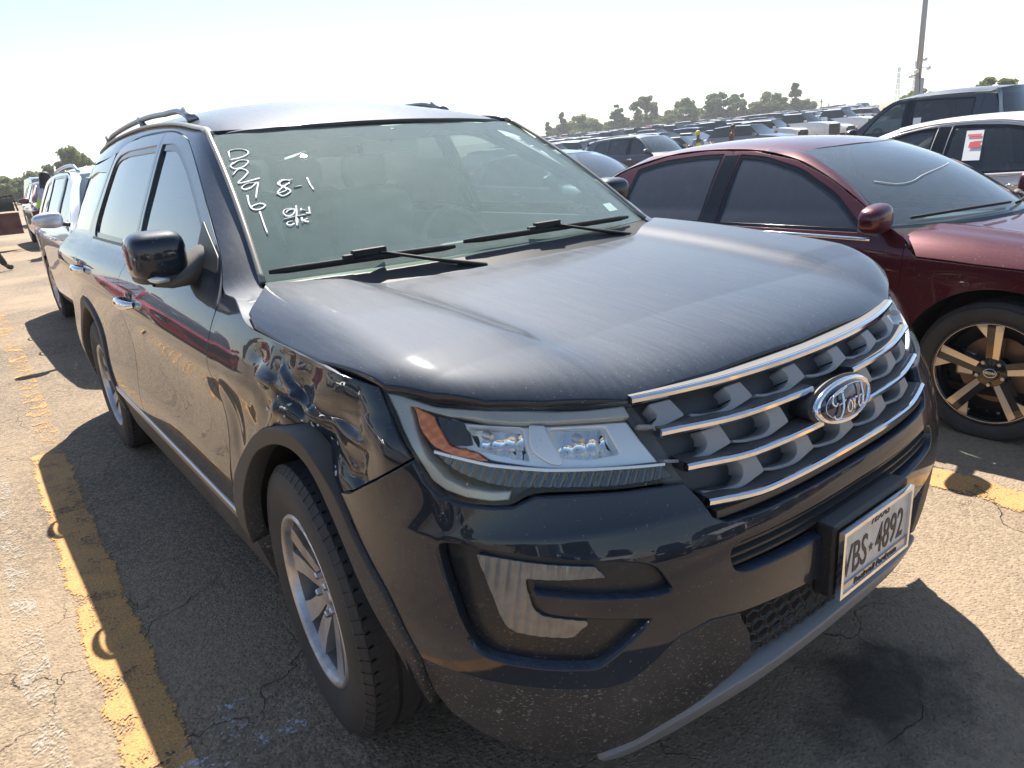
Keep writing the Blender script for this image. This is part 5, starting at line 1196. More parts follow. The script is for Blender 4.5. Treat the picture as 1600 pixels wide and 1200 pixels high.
def pickup_bed(root,body,sh,U,sd,rf):
    MB().box((-.72,2.95,.85),(.72,4.25,.87)).build('bed_floor',M['black'],root)
    b=MB()
    for sx in (-1,1): b.box((sx*.72,2.95,.85),(sx*.90,4.25,1.262))
    b.build('bed_side',M['plastic'],root); MB().box((-.72,2.88,.85),(.72,2.93,1.30)).build('bed_front_wall',body,root)
A_,Ash,AU=car(SED,(3.035,-.49,-.015),0,M['crimson'],'crimson metallic sedan with dark tinted windows parked beside the navy SUV','car',wheel=lambda t:plain_wheel(t,M['rim_dark'],M['rim_face'],style='blade'),h=.035,glassm=M['tint'])
# a long crack across the crimson car's windshield
def ws_pt(S,x,t):
    a,b=S['ws']; y=(a[0]+(a[1]-a[0])*(x/a[3])**2)*(1-t)+(b[0]+(b[1]-b[0])*(x/b[3])**2)*t; return np.array([x,y-.003,a[2]*(1-t)+b[2]*t+S['ws_bow']*math.sin(math.pi*t)-.02*(x/a[3])**2*t+.004])
MB().tube([ws_pt(SED,x,t) for x,t in crs([(-.60,.42),(-.52,.37),(-.42,.38),(-.30,.43),(-.15,.47),(.10,.52)],5)],.0018,5).build('windshield_crack',M['chalk'],A_,smooth=True)
for a,b_ in (((-.70,.035),(-.05,.06)),((.0,.045),(.62,.04))):
    P=[ws_pt(SED,a[0]+(b_[0]-a[0])*k/10,a[1]+(b_[1]-a[1])*k/10+.015*math.sin(k*.314))+np.array([0,-.012,.012]) for k in range(11)]; MB().tube(P,.008,6).build('wiper_blade',M['black'],A_,smooth=True)
wq=[c for c in A_.children if c.name.startswith('wheel') and not c.name.startswith('wheel_l')][0]
q_=text('hub_badge','NISSAN',.017,(-.0915,0,0),(R(90),0,R(-90)),M['chrome'],wq,1.0)
MB().tube([(-.0912,.026*math.cos(a),.020*math.sin(a)) for a in np.linspace(.35,math.pi-.35,12)],.0016,5).tube([(-.0912,.026*math.cos(a),.020*math.sin(a)) for a in np.linspace(math.pi+.35,2*math.pi-.35,12)],.0016,5).build('hub_emblem',M['chrome'],wq)
W2=dict(SED); W2.update(belt_mat=M['chrome'],clear_front=True)
def chrome_arch(root,body,sh,U,sd,rf):
    for sx in (-1,1):
        P=crs([(U(.60),.985),(U(.92),1.205),(U(1.15),1.302),(U(1.5),1.367),(U(1.8),1.386),(U(2.1),1.368),(U(2.42),1.29),(U(2.62),1.19),(U(2.78),1.045)],5); q=sh(P[:,0],P[:,1]); q[:,0]=(q[:,0]+.003)*sx; MB().tube(list(q),.008,6).build('window_surround',M['chrome'],root,smooth=True)
W2['extra']={'a':chrome_arch}; W2['black_pillar']=True
WS_,Wsh,WU=car(W2,(6.05,2.72,.03),math.pi,M['champagne'],'pearl white sedan with chrome window surround and a paper on its rear side window','car',wheel=lambda t:plain_wheel(t,M['rim']),h=.045,glassm=M['sideglass2'])
def sheet_on(root,sh,U,y0,y1,z0,z1,lean,mir,red=True):
    sgn=-1 if mir else 1
    q=sh(np.array([U(y0),U(y1),U(y1)+lean,U(y0)+lean]),np.array([z0,z0,z1,z1])); q[:,0]=(q[:,0]+.001)*sgn
    o=raw('window_paper',q,[(0,1,2,3)],M['paper'],root)
    if red:
        a=.30; m=.45; P=[]
        for (f0,g0,f1,g1) in ((.1,.42,.75,.62),(.1,.80,.9,.88),(.1,.70,.6,.75)):
            u0_=U(y0)+(y1-y0)*f0+lean*g0; u1_=U(y0)+(y1-y0)*f1+lean*g0; zz0=z0+(z1-z0)*g0; zz1=z0+(z1-z0)*g1
            q=sh(np.array([u0_,u1_,u1_,u0_]),np.array([zz0,zz0,zz1,zz1])); q[:,0]=(q[:,0]+.0025)*sgn; raw('red_marking',q,[(0,1,2,3)],M['red_ink'],o)
sheet_on(WS_,Wsh,WU,1.95,1.82,1.09,1.32,-.04,False)
def pk_extra(root,body,sh,U,sd,rf):
    pickup_bed(root,body,sh,U,sd,rf)
PICK['extra']={'bed':pk_extra}; PICK['clear_front']=True
PK_,Psh,PU=car(PICK,(12.1,5.55,gz(12,5)),math.pi,M['graphite'],'dark grey crew cab pickup truck parked beyond the pearl white sedan','pickup truck',name='pickup_truck',wheel=lambda t:plain_wheel(t,M['rim'],ns=6),h=.06,glassm=M['privacy'])
sheet_on(PK_,Psh,PU,1.72,1.60,1.28,1.50,-.02,False,False)
S2=dict(SUV); S2['mirror']=(.58,1.13,.12); S2['extra']={'r':roof_rails(M['satin'])}; S2['clear_front']=True; S2['rocker_mat']=M['clad']
SV_,_a,_b=car(S2,(.29,5.52,0),R(.5),M['silver'],'silver crossover with roof rails parked right behind the navy SUV','car',wheel=lambda t:plain_wheel(t,M['rim']),h=.05,glassm=M['privacy'])
S3=dict(SUV); S3['extra']={'r':roof_rails(M['rack'])}; S3['belt_mat']=M['satin']
car(S3,(16.2,12.6,gz(16,12)),0,M['graphite'],'dark grey crossover with roof rails seen over the boot of the crimson sedan','car',wheel=lambda t:plain_wheel(t,M['rim']),h=.08)
car(SUV,(1.35,20.6,0),0,M['maroon'],'maroon crossover the woman in the green vest leans towards','car',wheel=lambda t:plain_wheel(t,M['rim']),h=.08)
car(SED,(6.25,5.6,0),0,M['teal'],'blue grey sedan peeking out between the navy SUV and the crimson sedan','car',wheel=lambda t:plain_wheel(t,M['rim']),h=.07,glassm=M['sideglass'])
car(S3,(-3.75,9.0,0),0,M['bright_red'],'bright red crossover across the aisle, mirrored in the doors of the navy SUV','car',wheel=lambda t:plain_wheel(t,M['rim']),h=.07)
car(SED,(-5.1,-1.2,0),0,M['silver'],'silver sedan across the aisle, left of the yellow line','car',wheel=lambda t:plain_wheel(t,M['rim']),h=.08)
# ---------------------------------------------------------------- packed lot: simple cars far away
def lowcar(kind):
    if kind=='sedan': st=[(-.9,.62,.70),(-.80,.80,.72),(-.5,.89,.84),(.45,.91,.97),(1.25,.91,1.43),(2.1,.91,1.44),(2.95,.90,1.08),(3.6,.86,1.04),(3.75,.76,.86)]; belt=.95; L=3.75; wb=2.8; cab=(3,6); rw=.60
    elif kind=='suv': st=[(-.88,.64,.86),(-.78,.82,.90),(-.5,.90,1.0),(.42,.92,1.10),(1.12,.92,1.62),(2.4,.92,1.66),(3.35,.90,1.60),(3.62,.88,1.12),(3.70,.82,.80)]; belt=1.08; wb=2.75; cab=(3,7); rw=.62
    elif kind=='van': st=[(-.88,.66,.86),(-.78,.84,.92),(-.5,.93,1.05),(.15,.97,1.22),(1.0,.98,1.85),(2.4,.98,1.93),(3.9,.97,1.90),(4.05,.96,1.20),(4.12,.92,.80)]; belt=1.15; wb=3.0; cab=(3,7); rw=.78
    else: st=[(-.95,.70,1.0),(-.82,.90,1.08),(-.5,.96,1.16),(.48,.97,1.24),(1.15,.97,1.84),(2.5,.97,1.86),(2.75,.97,1.24),(4.4,.96,1.24),(4.5,.93,.95)]; belt=1.22; wb=3.4; cab=(3,6); rw=.66
    V=[];F=[];Mi=[]; m=9
    for i,(y,w,zt) in enumerate(st):
        zb=min(belt,zt-.02) if not(cab[0]<i<cab[1] ) else belt
        if i in (cab[0],cab[1]): zb=min(belt,zt-.01)
        tr=(zt-zb); wt=w-(w-rw)*min(1,tr/.45) if tr>.05 else w-.10
        half=[(w-.04,.28),(w,.50),(w,zb-.06),(w-.03,zb),(wt,zt-.04 if tr>.05 else zt-.005),(wt-.10,zt)]
        row=[(x,z) for x,z in half]; row=[(-x,z) for x,z in half]+[(x,z) for x,z in half[::-1]]
        m=len(row); V+=[(x,y,z) for x,z in row]
    n=len(st)
    for i in range(n-1):
        for j in range(m-1):
            F.append((i*m+j,(i+1)*m+j,(i+1)*m+j+1,i*m+j+1))
            cabin=cab[0]<=i<cab[1]
            g=0
            if cabin and j in (3,7): g=1 if (cab[0]<i<cab[1]-1 or True) else 0
            if cabin and (i==cab[0] or i==cab[1]-1) and j in (4,5,6): g=1
            Mi.append(g)
    F.append(tuple(range(m))[::-1]); Mi.append(2); F.append(tuple((n-1)*m+k for k in range(m))); Mi.append(0)
    b=MB(); b.v=V;b.f=F;b.m=Mi
    for y in (0,wb):
        for sx in (-1,1):
            b.cur=2; b.tube([(sx*.70,y,.34),(sx*.945,y,.34)],.345,14)
            b.cur=4; b.tube([(sx*.93,y,.34),(sx*.952,y,.34)],.21,10)
    # lamps, dark lower grille, pillars, mirrors
    hz=st[1][2]; b.cur=3
    for sx in (-1,1): b.box((sx*.50,-.93,hz-.13),(sx*.84,-.70,hz-.03))
    b.cur=2; b.box((-.45,-.95,hz-.30),(.45,-.80,hz-.08)); b.cur=0
    for sx in (-1,1):
        b.box((sx*.90,.55,belt+.02),(sx*1.08,.68,belt+.15))
        mid=(st[cab[0]+1][0]+st[cab[1]-1][0])/2; b.box((sx*(rw+.06),mid-.05,belt),(sx*(.93),mid+.05,belt+.02))
    b.cur=5; ye=st[-1][0]
    for sx in (-1,1): b.box((sx*.62,ye-.25,st[-2][2]-.30 if kind!='sedan' else .78),(sx*.90,ye+.01,st[-2][2]-.12 if kind!='sedan' else .92))
    o=b.build('lot_car',[M['silver'],M['farglass'],M['black'],M['lamp_white'],M['rim'],M['tail']]); sharp(o.data,32)
    me=o.data; bpy.data.objects.remove(o); return me
M['farglass']=simple('far_window_glass',(.02,.026,.03),.06)
cols={}
for nm,c,mt in (('white',(.74,.74,.73),.0),('white',(.70,.71,.72),.0),('silver',(.42,.44,.46),.7),('grey',(.16,.17,.19),.6),('black',(.015,.016,.019),.3),('red',(.38,.02,.03),.3),('blue',(.03,.07,.19),.5),('tan',(.35,.30,.23),.5)):
    k=nm if nm not in cols else nm+'_2'; cols[k]=(nm,simple('lot_'+k+'_paint',c,.28,mt,Coat_Weight=.9))
meshes={k:lowcar(k) for k in ('sedan','suv','van','pickup')}
CATN={'sedan':'sedan','suv':'SUV','van':'van','pickup':'pickup truck'}
def lot_car(x,y,rz,kind,ck,label,group='cars packed in the far lot'):
    o=bpy.data.objects.new('lot_car',meshes[kind]); COL.objects.link(o); o.location=(x,y,gz(x,y)); o.rotation_euler=(0,0,rz)
    o.material_slots[0].link='OBJECT'; o.material_slots[0].material=cols[ck][1]
    tag(o,label,'car',group); return o
rr_=random.Random(11); keys=list(cols); wts=[34,24,15,9,9,5,2,2]
n_lot=0
rows=[(26.0,0),(31.8,math.pi),(44.5,0),(50.3,math.pi),(63,0),(68.8,math.pi),(81.5,0),(87.3,math.pi),(100,0),(105.8,math.pi),(119,0),(125,math.pi)]
cand=[]
for yi,(y0,rz) in enumerate(rows):
    for i in range(3,110):
        x=i*2.95+rr_.uniform(-.15,.15)+(yi%3)*.4; dx=x+1.49; dy=y0+1.65; az=math.degrees(math.atan2(dx,dy))
        if 38.5<az<63.5 and rr_.random()<.93: cand.append((math.hypot(dx,dy),x,y0+rr_.uniform(-.3,.3),rz+rr_.uniform(-.03,.03),az,y0))
cand.sort(); cand=cand[:292]
ys_=sorted(set(c[5] for c in cand)); byrow={y:sorted([c for c in cand if c[5]==y],key=lambda c:c[4]) for y in ys_}
o_=lambda n: f"{n}{'th' if 10<n%100<14 else {1:'st',2:'nd',3:'rd'}.get(n%10,'th')}"
for ri,y_ in enumerate(ys_):
    for ci,(d,x,y,rz,az,_) in enumerate(byrow[y_]):
        kind=rr_.choices(['sedan','suv','van','pickup'],[46,40,3,11])[0]; ck=rr_.choices(keys,wts)[0]
        if rz>1: y+=2.7
        lot_car(x,y,rz,kind,ck,f'{cols[ck][0]} {CATN[kind]} in the {o_(ri+1)} row of the packed lot, {o_(ci+1)} from the left')
for i in range(9): 
    kk,ck=['suv','sedan','pickup','suv','sedan','van','suv','sedan','suv'][i],['black','grey','blue','white','black','white','grey','red','black'][i]
    lot_car(-11.5+i*3,-9.6-(i%3)*.2,math.pi,kk,ck,f'{cols[ck][0]} {CATN[kk]} facing the navy SUV across the lane, {o_(i+1)} from the left','cars facing the navy SUV across the lane')
# single cars the photo shows closer up
for x,y,rz,kind,ck,lb in ((11.6,15.4,0,'sedan','red','red sedan roof just left of the dark grey crossover with rails'),
  (14.4,21.5,0,'sedan','white','white car behind the red sedan roof'),(20.5,23.0,0,'suv','blue','dark blue SUV behind the dark grey crossover'),
  (27.5,20.2,0,'sedan','tan','tan car above the crimson sedan roof beside a dark haired person'),(33.5,20.6,0,'suv','grey','grey SUV above the crimson sedan roof right of the person'),
  (43.0,19.5,math.pi,'suv','white','white SUV left of the pickup truck windshield'),
  (-1.9,27.5,0,'suv','white','white SUV at the far left behind the open door'),(2.6,33.0,0,'van','silver','silver van rising behind the maroon crossover'),(-.2,40.0,0,'sedan','white_2','white sedan far down the left row'),
  (-8.3,6.6,0,'sedan','white','white sedan beside the bright red crossover across the aisle'),(-8.2,-1.2,0,'suv','black','black SUV across the aisle beside the silver sedan'),(-4.9,13.5,0,'sedan','grey','grey sedan behind the bright red crossover across the aisle'),
  (41.5,2.2,0,'suv','white','white SUV at the right edge beyond the pickup bed'),(47.5,2.5,0,'sedan','silver','silver sedan at the right edge beyond the pickup bed')):
    lot_car(x,y,rz,kind,ck,lb,None)
# the car with its door standing open, far left
od=lot_car(-1.55,20.8,0,'sedan','black','black sedan with its front door standing open at the far left',None)
b=MB(); b.cur=0; b.box((0,-.03,.38),(.8,.03,.92)); b.cur=1; b.box((.08,-.012,.96),(.74,.012,1.28)); b.cur=0; b.tube([(.0,0,.95),(.25,0,1.30),(.75,0,1.34),(.8,0,.95)],.025,6)
dr_=b.build('open_door',[M['maroon'],M['farglass']],od); dr_.location=(.92,.55,0); dr_.rotation_euler=(0,0,R(-4))
# ---------------------------------------------------------------- trees
def leafmat(name,a,b_):
    t=NT(name); t.set(Roughness=.65); oi=t.new('ShaderNodeObjectInfo'); n=t.noise(1.3,3,.6); n2=t.noise(9,2,.5)
    c=t.mix(n,a,b_); c=t.mix(t.math('MULTIPLY',n2,.5),c,(.16,.16,.06)); t.l(c,t.b.inputs['Base Color']); t.b.inputs['Transmission Weight'].default_value=0
    ts=t.new('ShaderNodeBsdfTranslucent'); t.l(c,ts.inputs[0]); t.l(t.shmix(.35,t.b.outputs[0],ts.outputs[0]),t.o.inputs['Surface']); return t.m
M['leaf1']=leafmat('leaves_olive',(.10,.15,.03),(.19,.24,.06)); M['leaf2']=leafmat('leaves_dark',(.06,.11,.04),(.11,.16,.055)); M['bark']=simple('bark',(.09,.07,.055),.9)
def tree_mesh(seed,kind):
    r=np.random.default_rng(seed); lobes=[]; H=1.0
    if kind=='cone':
        for i in range(26): z=r.uniform(.12,.98); q=r.uniform(0,6.28); w=.30*(1-z)+.03; lobes.append((math.cos(q)*w*r.uniform(.3,1),math.sin(q)*w*r.uniform(.3,1),z,.05+.10*(1-z)))
    elif kind=='bush':
        for i in range(30): q=r.uniform(0,6.28); d=r.uniform(0,.45)**.8; z=r.uniform(.15,.8)*(1-.5*(d/.5)**2); lobes.append((math.cos(q)*d,math.sin(q)*d,z,r.uniform(.09,.17)))
    else:
        for i in range(30): q=r.uniform(0,6.28); z=r.uniform(.30,.93); w=.40*math.sin(math.pi*(z-.12)/.95); lobes.append((math.cos(q)*w*r.uniform(.2,1),math.sin(q)*w*r.uniform(.2,1),z,r.uniform(.07,.13)))
    V=[];F=[]
    for (x,y,z,s) in lobes:
        k=int(170*(s/.12)**1.6)+50
        P=r.normal(size=(k,3)); P/=np.linalg.norm(P,axis=1,keepdims=True); P*=s*(r.uniform(.45,1.12,(k,1)))*np.array([1,1,.8])
        for p in P:
            a=r.normal(size=3); a/=np.linalg.norm(a); b_=np.cross(a,r.normal(size=3)); b_/=np.linalg.norm(b_); L=r.uniform(.022,.042); c=np.array([x,y,z])+p
            n=len(V); V+=[c-a*L,c+b_*L*.6,c+a*L,c-b_*L*.6]; F.append((n,n+1,n+2,n+3))
    me=bpy.data.meshes.new('crown'); me.from_pydata([tuple(v) for v in V],[],F); me.update()
    tb=MB(); tb.tube([(0,0,-.02),(.01,0,.2),(0,.01,.45),(.01,0,.8)],[.030,.024,.016,.005],7)
    for i in range(8):
        q=r.uniform(0,6.28); z=r.uniform(.15,.6); tb.tube([(0,0,z),(math.cos(q)*.12,math.sin(q)*.12,z+.12),(math.cos(q)*.26,math.sin(q)*.26,z+.24)],[.012,.008,.003],5)
    to=tb.build('trunk',M['bark'],None,smooth=True); tm=to.data; bpy.data.objects.remove(to); return me,tm
TM={}
for k in ('cone','bush','round'):
    for s in (1,2,3):
        c,t=tree_mesh(s*7+len(k),k); c.materials.append(M['leaf1']); TM[k,s]=(c,t)
def tree(x,y,h,w,kind,s,leaf,label,group='trees beyond the lot',z=None):
    root=empty('tree',(x,y,gz(x,y) if z is None else z),random.uniform(0,6)); root.scale=(h*w,h*w,h); tag(root,label,'tree',group)
    o=bpy.data.objects.new('crown',TM[kind,s][0]); COL.objects.link(o); o.parent=root; o.material_slots[0].link='OBJECT'; o.material_slots[0].material=M[leaf]
    o=bpy.data.objects.new('trunk',TM[kind,s][1]); COL.objects.link(o); o.parent=root
def at(px,py,D):
    'ground point seen at a pixel column of the photograph, D metres ahead (used to lay out the far tree line)'
    a=(px-800)/1114.8; b=-(py-600)/1114.8; return Vector(cam.matrix_world.translation)+D*(fw+a*rr+b*uu)
TL=[(858,1.0,.9,'cone',1,'leaf2',16,'small dark conifer at the left end of the tree line'),(880,1.9,.7,'cone',2,'leaf2',26,'pointed dark conifer near the left end of the tree line'),(910,3.1,1.3,'bush',1,'leaf1',30,'wide olive green bush left of the middle conifer'),(935,2.6,1.1,'bush',2,'leaf1',22,'low olive bush beside the wide one'),(965,2.8,.9,'cone',3,'leaf2',32,'dark spreading conifer in the middle of the tree line'),(985,1.7,1.2,'bush',3,'leaf2',18,'low dark bush left of the tall lone tree'),
 (1009,4.2,.85,'round',1,'leaf2',40,'tall lone rounded tree standing clear of the tree line'),(1046,2.6,1.2,'bush',1,'leaf1',26,'yellowish bush right of the lone tree'),(1072,3.9,1.0,'round',2,'leaf1',34,'round olive tree left of the feathery one'),(1108,3.6,.9,'cone',2,'leaf2',28,'dark conical tree right of the olive pair'),(1127,4.2,1.1,'round',3,'leaf2',36,'dark full tree beside the feathery light one'),(1150,4.0,.8,'round',1,'leaf1',34,'feathery light tree with sky showing through'),
 (1176,2.6,1.2,'bush',2,'leaf1',24,'yellow green bush above the sun glint'),(1200,3.6,1.1,'round',2,'leaf1',34,'round olive tree above the crimson roof'),(1222,3.0,1.0,'bush',3,'leaf2',28,'dark bush left of the pointed conifer'),(1240,4.6,.6,'cone',1,'leaf2',40,'pointed conifer near the right end of the tree line'),(1258,3.0,1.0,'bush',1,'leaf2',26,'last dark bush of the tree line')]
hor=lambda px:297.5-.0775*px*1.0 if px<700 else 241.5-.0764*(px-735)
for px,_,w,k,s,lf,hp,lb in TL:
    D=150; base=at(px,hor(px),D); g=gz(base.x,base.y); h=base.z+(20+hp*1.2)*D/1114.8-g+.3
    tree(base.x,base.y,h,max(.6,w*(1.9 if k=='cone' else 1.25)*hp*D/1114.8*1.35/h),k,s,lf,lb,z=g-.3)
for i,px in enumerate((866,895,922,950,975,1000,1034,1060,1090,1118,1140,1165,1188,1212,1232,1250)):
    D=165; base=at(px,hor(px),D); g=gz(base.x,base.y); hp=20+(i*7)%9; h=base.z+(18+hp)*D/1114.8-g; tree(base.x,base.y,h,1.5*(hp+8)*D/1114.8/h,'bush',i%3+1,'leaf1' if i%3 else 'leaf2',f'low scrub behind the tree line, {o_(i+1)} clump from the left','scrub behind the tree line',z=g-.3)
for px,hp,w,k,s,lf,D,lb in ((6,26,1.6,'bush',1,'leaf1',75,'low olive bush at the left edge'),(30,24,1.8,'bush',2,'leaf1',75,'low olive bush second from the left edge'),(52,27,1.5,'bush',3,'leaf2',75,'bush behind the woman in the vest'),(72,28,1.5,'bush',1,'leaf1',75,'yellowish bush right of the woman in the vest'),(96,34,1.1,'round',2,'leaf2',72,'dark round tree left of the light tree above the silver crossover'),(130,52,1.0,'round',3,'leaf1',70,'light green tree above the silver crossover roof'),(155,40,1.2,'bush',2,'leaf1',75,'bush half hidden by the navy SUV'),
  (1432,34,1.4,'round',1,'leaf1',95,'tree behind the light pole'),(1462,30,1.3,'bush',3,'leaf1',95,'low bush right of the light pole'),(1395,16,1.6,'bush',2,'leaf1',95,'low bush left of the light pole'),(1545,44,1.2,'round',2,'leaf1',62,'bushy tree above the pickup cab'),(1590,34,1.5,'bush',1,'leaf1',62,'bush at the right edge above the pickup'),(1625,44,1.4,'round',3,'leaf1',62,'tree just past the right edge')):
    base=at(px,hor(px),D); up=4 if px<400 else 14; h=hp*D/1114.8; tree(base.x,base.y,h+1.6,w*.95,k,s,lf,lb,group='trees round the lot',z=base.z+up*D/1114.8-1.6)
for i,(x,y,h) in enumerate(((-30,60,8),(-42,40,7),(-52,20,9),(-38,75,8),(-60,5,8),(-55,-18,9),(-22,85,7),(-14,90,6))):
    tree(x,y,h,1.1,'round',i%3+1,'leaf1' if i%2 else 'leaf2',f'broad tree behind the row across the aisle, {o_(i+1)} planted',group='trees left of the lot')
# ---------------------------------------------------------------- poles, towers, wires
def steel(): return simple('galvanised_steel',(.34,.36,.39),.45,.6)
M['steel']=steel()
px_,py_=36.8,15.2; zb=gz(px_,py_)
lp=empty('light_pole',(px_,py_,zb)); tag(lp,'tall grey light pole with cameras and boxes half way up','light pole')
MB().tube([(0,0,0),(0,0,14)],[.14,.085],14).build('pole_shaft',M['steel'],lp,smooth=True)
MB().lathe([(0,.35),(.6,.35),(.6,0)],axis='z',n=20).build('concrete_base',simple('pole_concrete',(.4,.39,.37),.9),lp)
for k,(z,a,l) in enumerate(((3.85,0,.55),(3.45,.2,.7),(3.3,2.9,.6),(3.1,3.4,.5),(2.9,.1,.35))):
    o=MB().tube([(0,0,z),(l*math.cos(a)*.8,-l*math.sin(a)*.8,z+.05)],.018,6).build('camera_arm',M['steel'],lp)
    V,F=superell((l*math.cos(a),-l*math.sin(a),z),(.10,.10,.09),.7,.7,n=12,m=8); MB().add(V,F).build('camera_dome',M['lamp_white'],lp,smooth=True)
MB().box((-.16,-.22,2.2),(.16,.0,3.0)).build('junction_box',M['steel'],lp,bevel=.02)
MB().tube([(.12*math.cos(t_),-.16,2.5+.35*math.sin(t_)) for t_ in np.linspace(0,6.2,16)],.012,5).tube([(-.14,-.1,3.4),(-.3,-.2,3.0),(-.2,-.2,2.5),(-.1,-.1,2.2)],.012,5).build('cable_loop',M['black'],lp)
MB().box((-.9,-.12,13.8),(.9,.12,14.0)).build('lamp_head',M['steel'],lp)
def lattice(px,D,h,label):
    base=at(px,hor(px),D); z0=base.z+12*D/1114.8; r=empty('transmission_tower',(base.x,base.y,z0-4)); tag(r,label,'transmission tower'); h+=4
    b=MB(); s=1.6; n=10
    lv=[(s*(1-.75*min(1,k/n/.75)) ,h*k/n) for k in range(n+1)]
    for k in range(n):
        (a,z1),(c,z2)=lv[k],lv[k+1]
        P=[(-a,-a,z1),(a,-a,z1),(a,a,z1),(-a,a,z1)]; Q=[(-c,-c,z2),(c,-c,z2),(c,c,z2),(-c,c,z2)]
        for i in range(4): b.tube([P[i],Q[i]],.11,4); b.tube([P[i],Q[(i+1)%4]],.06,4); b.tube([P[(i+1)%4],Q[i]],.06,4)
    b.build('tower_frame',M['steel'],r)
    for z in (h*.72,h*.86,h*.98): MB().tube([(-3.0,0,z-.3),(0,0,z),(3.0,0,z-.3)],[.05,.14,.05],4).build('cross_arm',M['steel'],r)
    return r,h
t1,h1=lattice(1398,330,20,'thin steel lattice tower left of the light pole'); t2,h2=lattice(1424,300,20,'steel lattice tower just behind the light pole')
def wires(name,a,b,sag,label):
    P=[Vector(a)*(1-t)+Vector(b)*t+Vector((0,0,-sag*4*t*(1-t))) for t in np.linspace(0,1,24)]
    o=MB().tube(P,.05,4).build(name,M['steel'],None); tag(o,label,'power line'); return o
T1=t1.location;T2=t2.location
for k,(z,lb) in enumerate(((h1*.98,'topmost power line running off right from the towers'),(h1*.86,'middle power line running off right from the towers'),(h1*.72,'lowest power line running off right from the towers'))):
    q=at(1760,60+22*k,300); wires('power_line',(T2.x,T2.y,T2.z+z),tuple(q),3,lb)
for k,(z,lb) in enumerate(((h1*.98,'upper power line running off left from the towers'),(h1*.72,'lower power line running off left from the towers'))):
    q=at(1180,150+8*k,500); wires('power_line',(T1.x,T1.y,T1.z+z),tuple(q),4,lb)
for px,hp,lb in ((1282,21,'thin wooden utility pole on the horizon left of the pickup'),(1294,14,'shorter thin utility pole on the horizon')):
    b_=at(px,hor(px)-16,170); o=MB().tube([(0,0,-3),(0,0,hp*170/1114.8+1)],.14,6).box((-.9,-.08,hp*170/1114.8+.2),(.9,.08,hp*170/1114.8+.4)).build('utility_pole',M['bark'],None); o.location=b_; tag(o,lb,'utility pole')
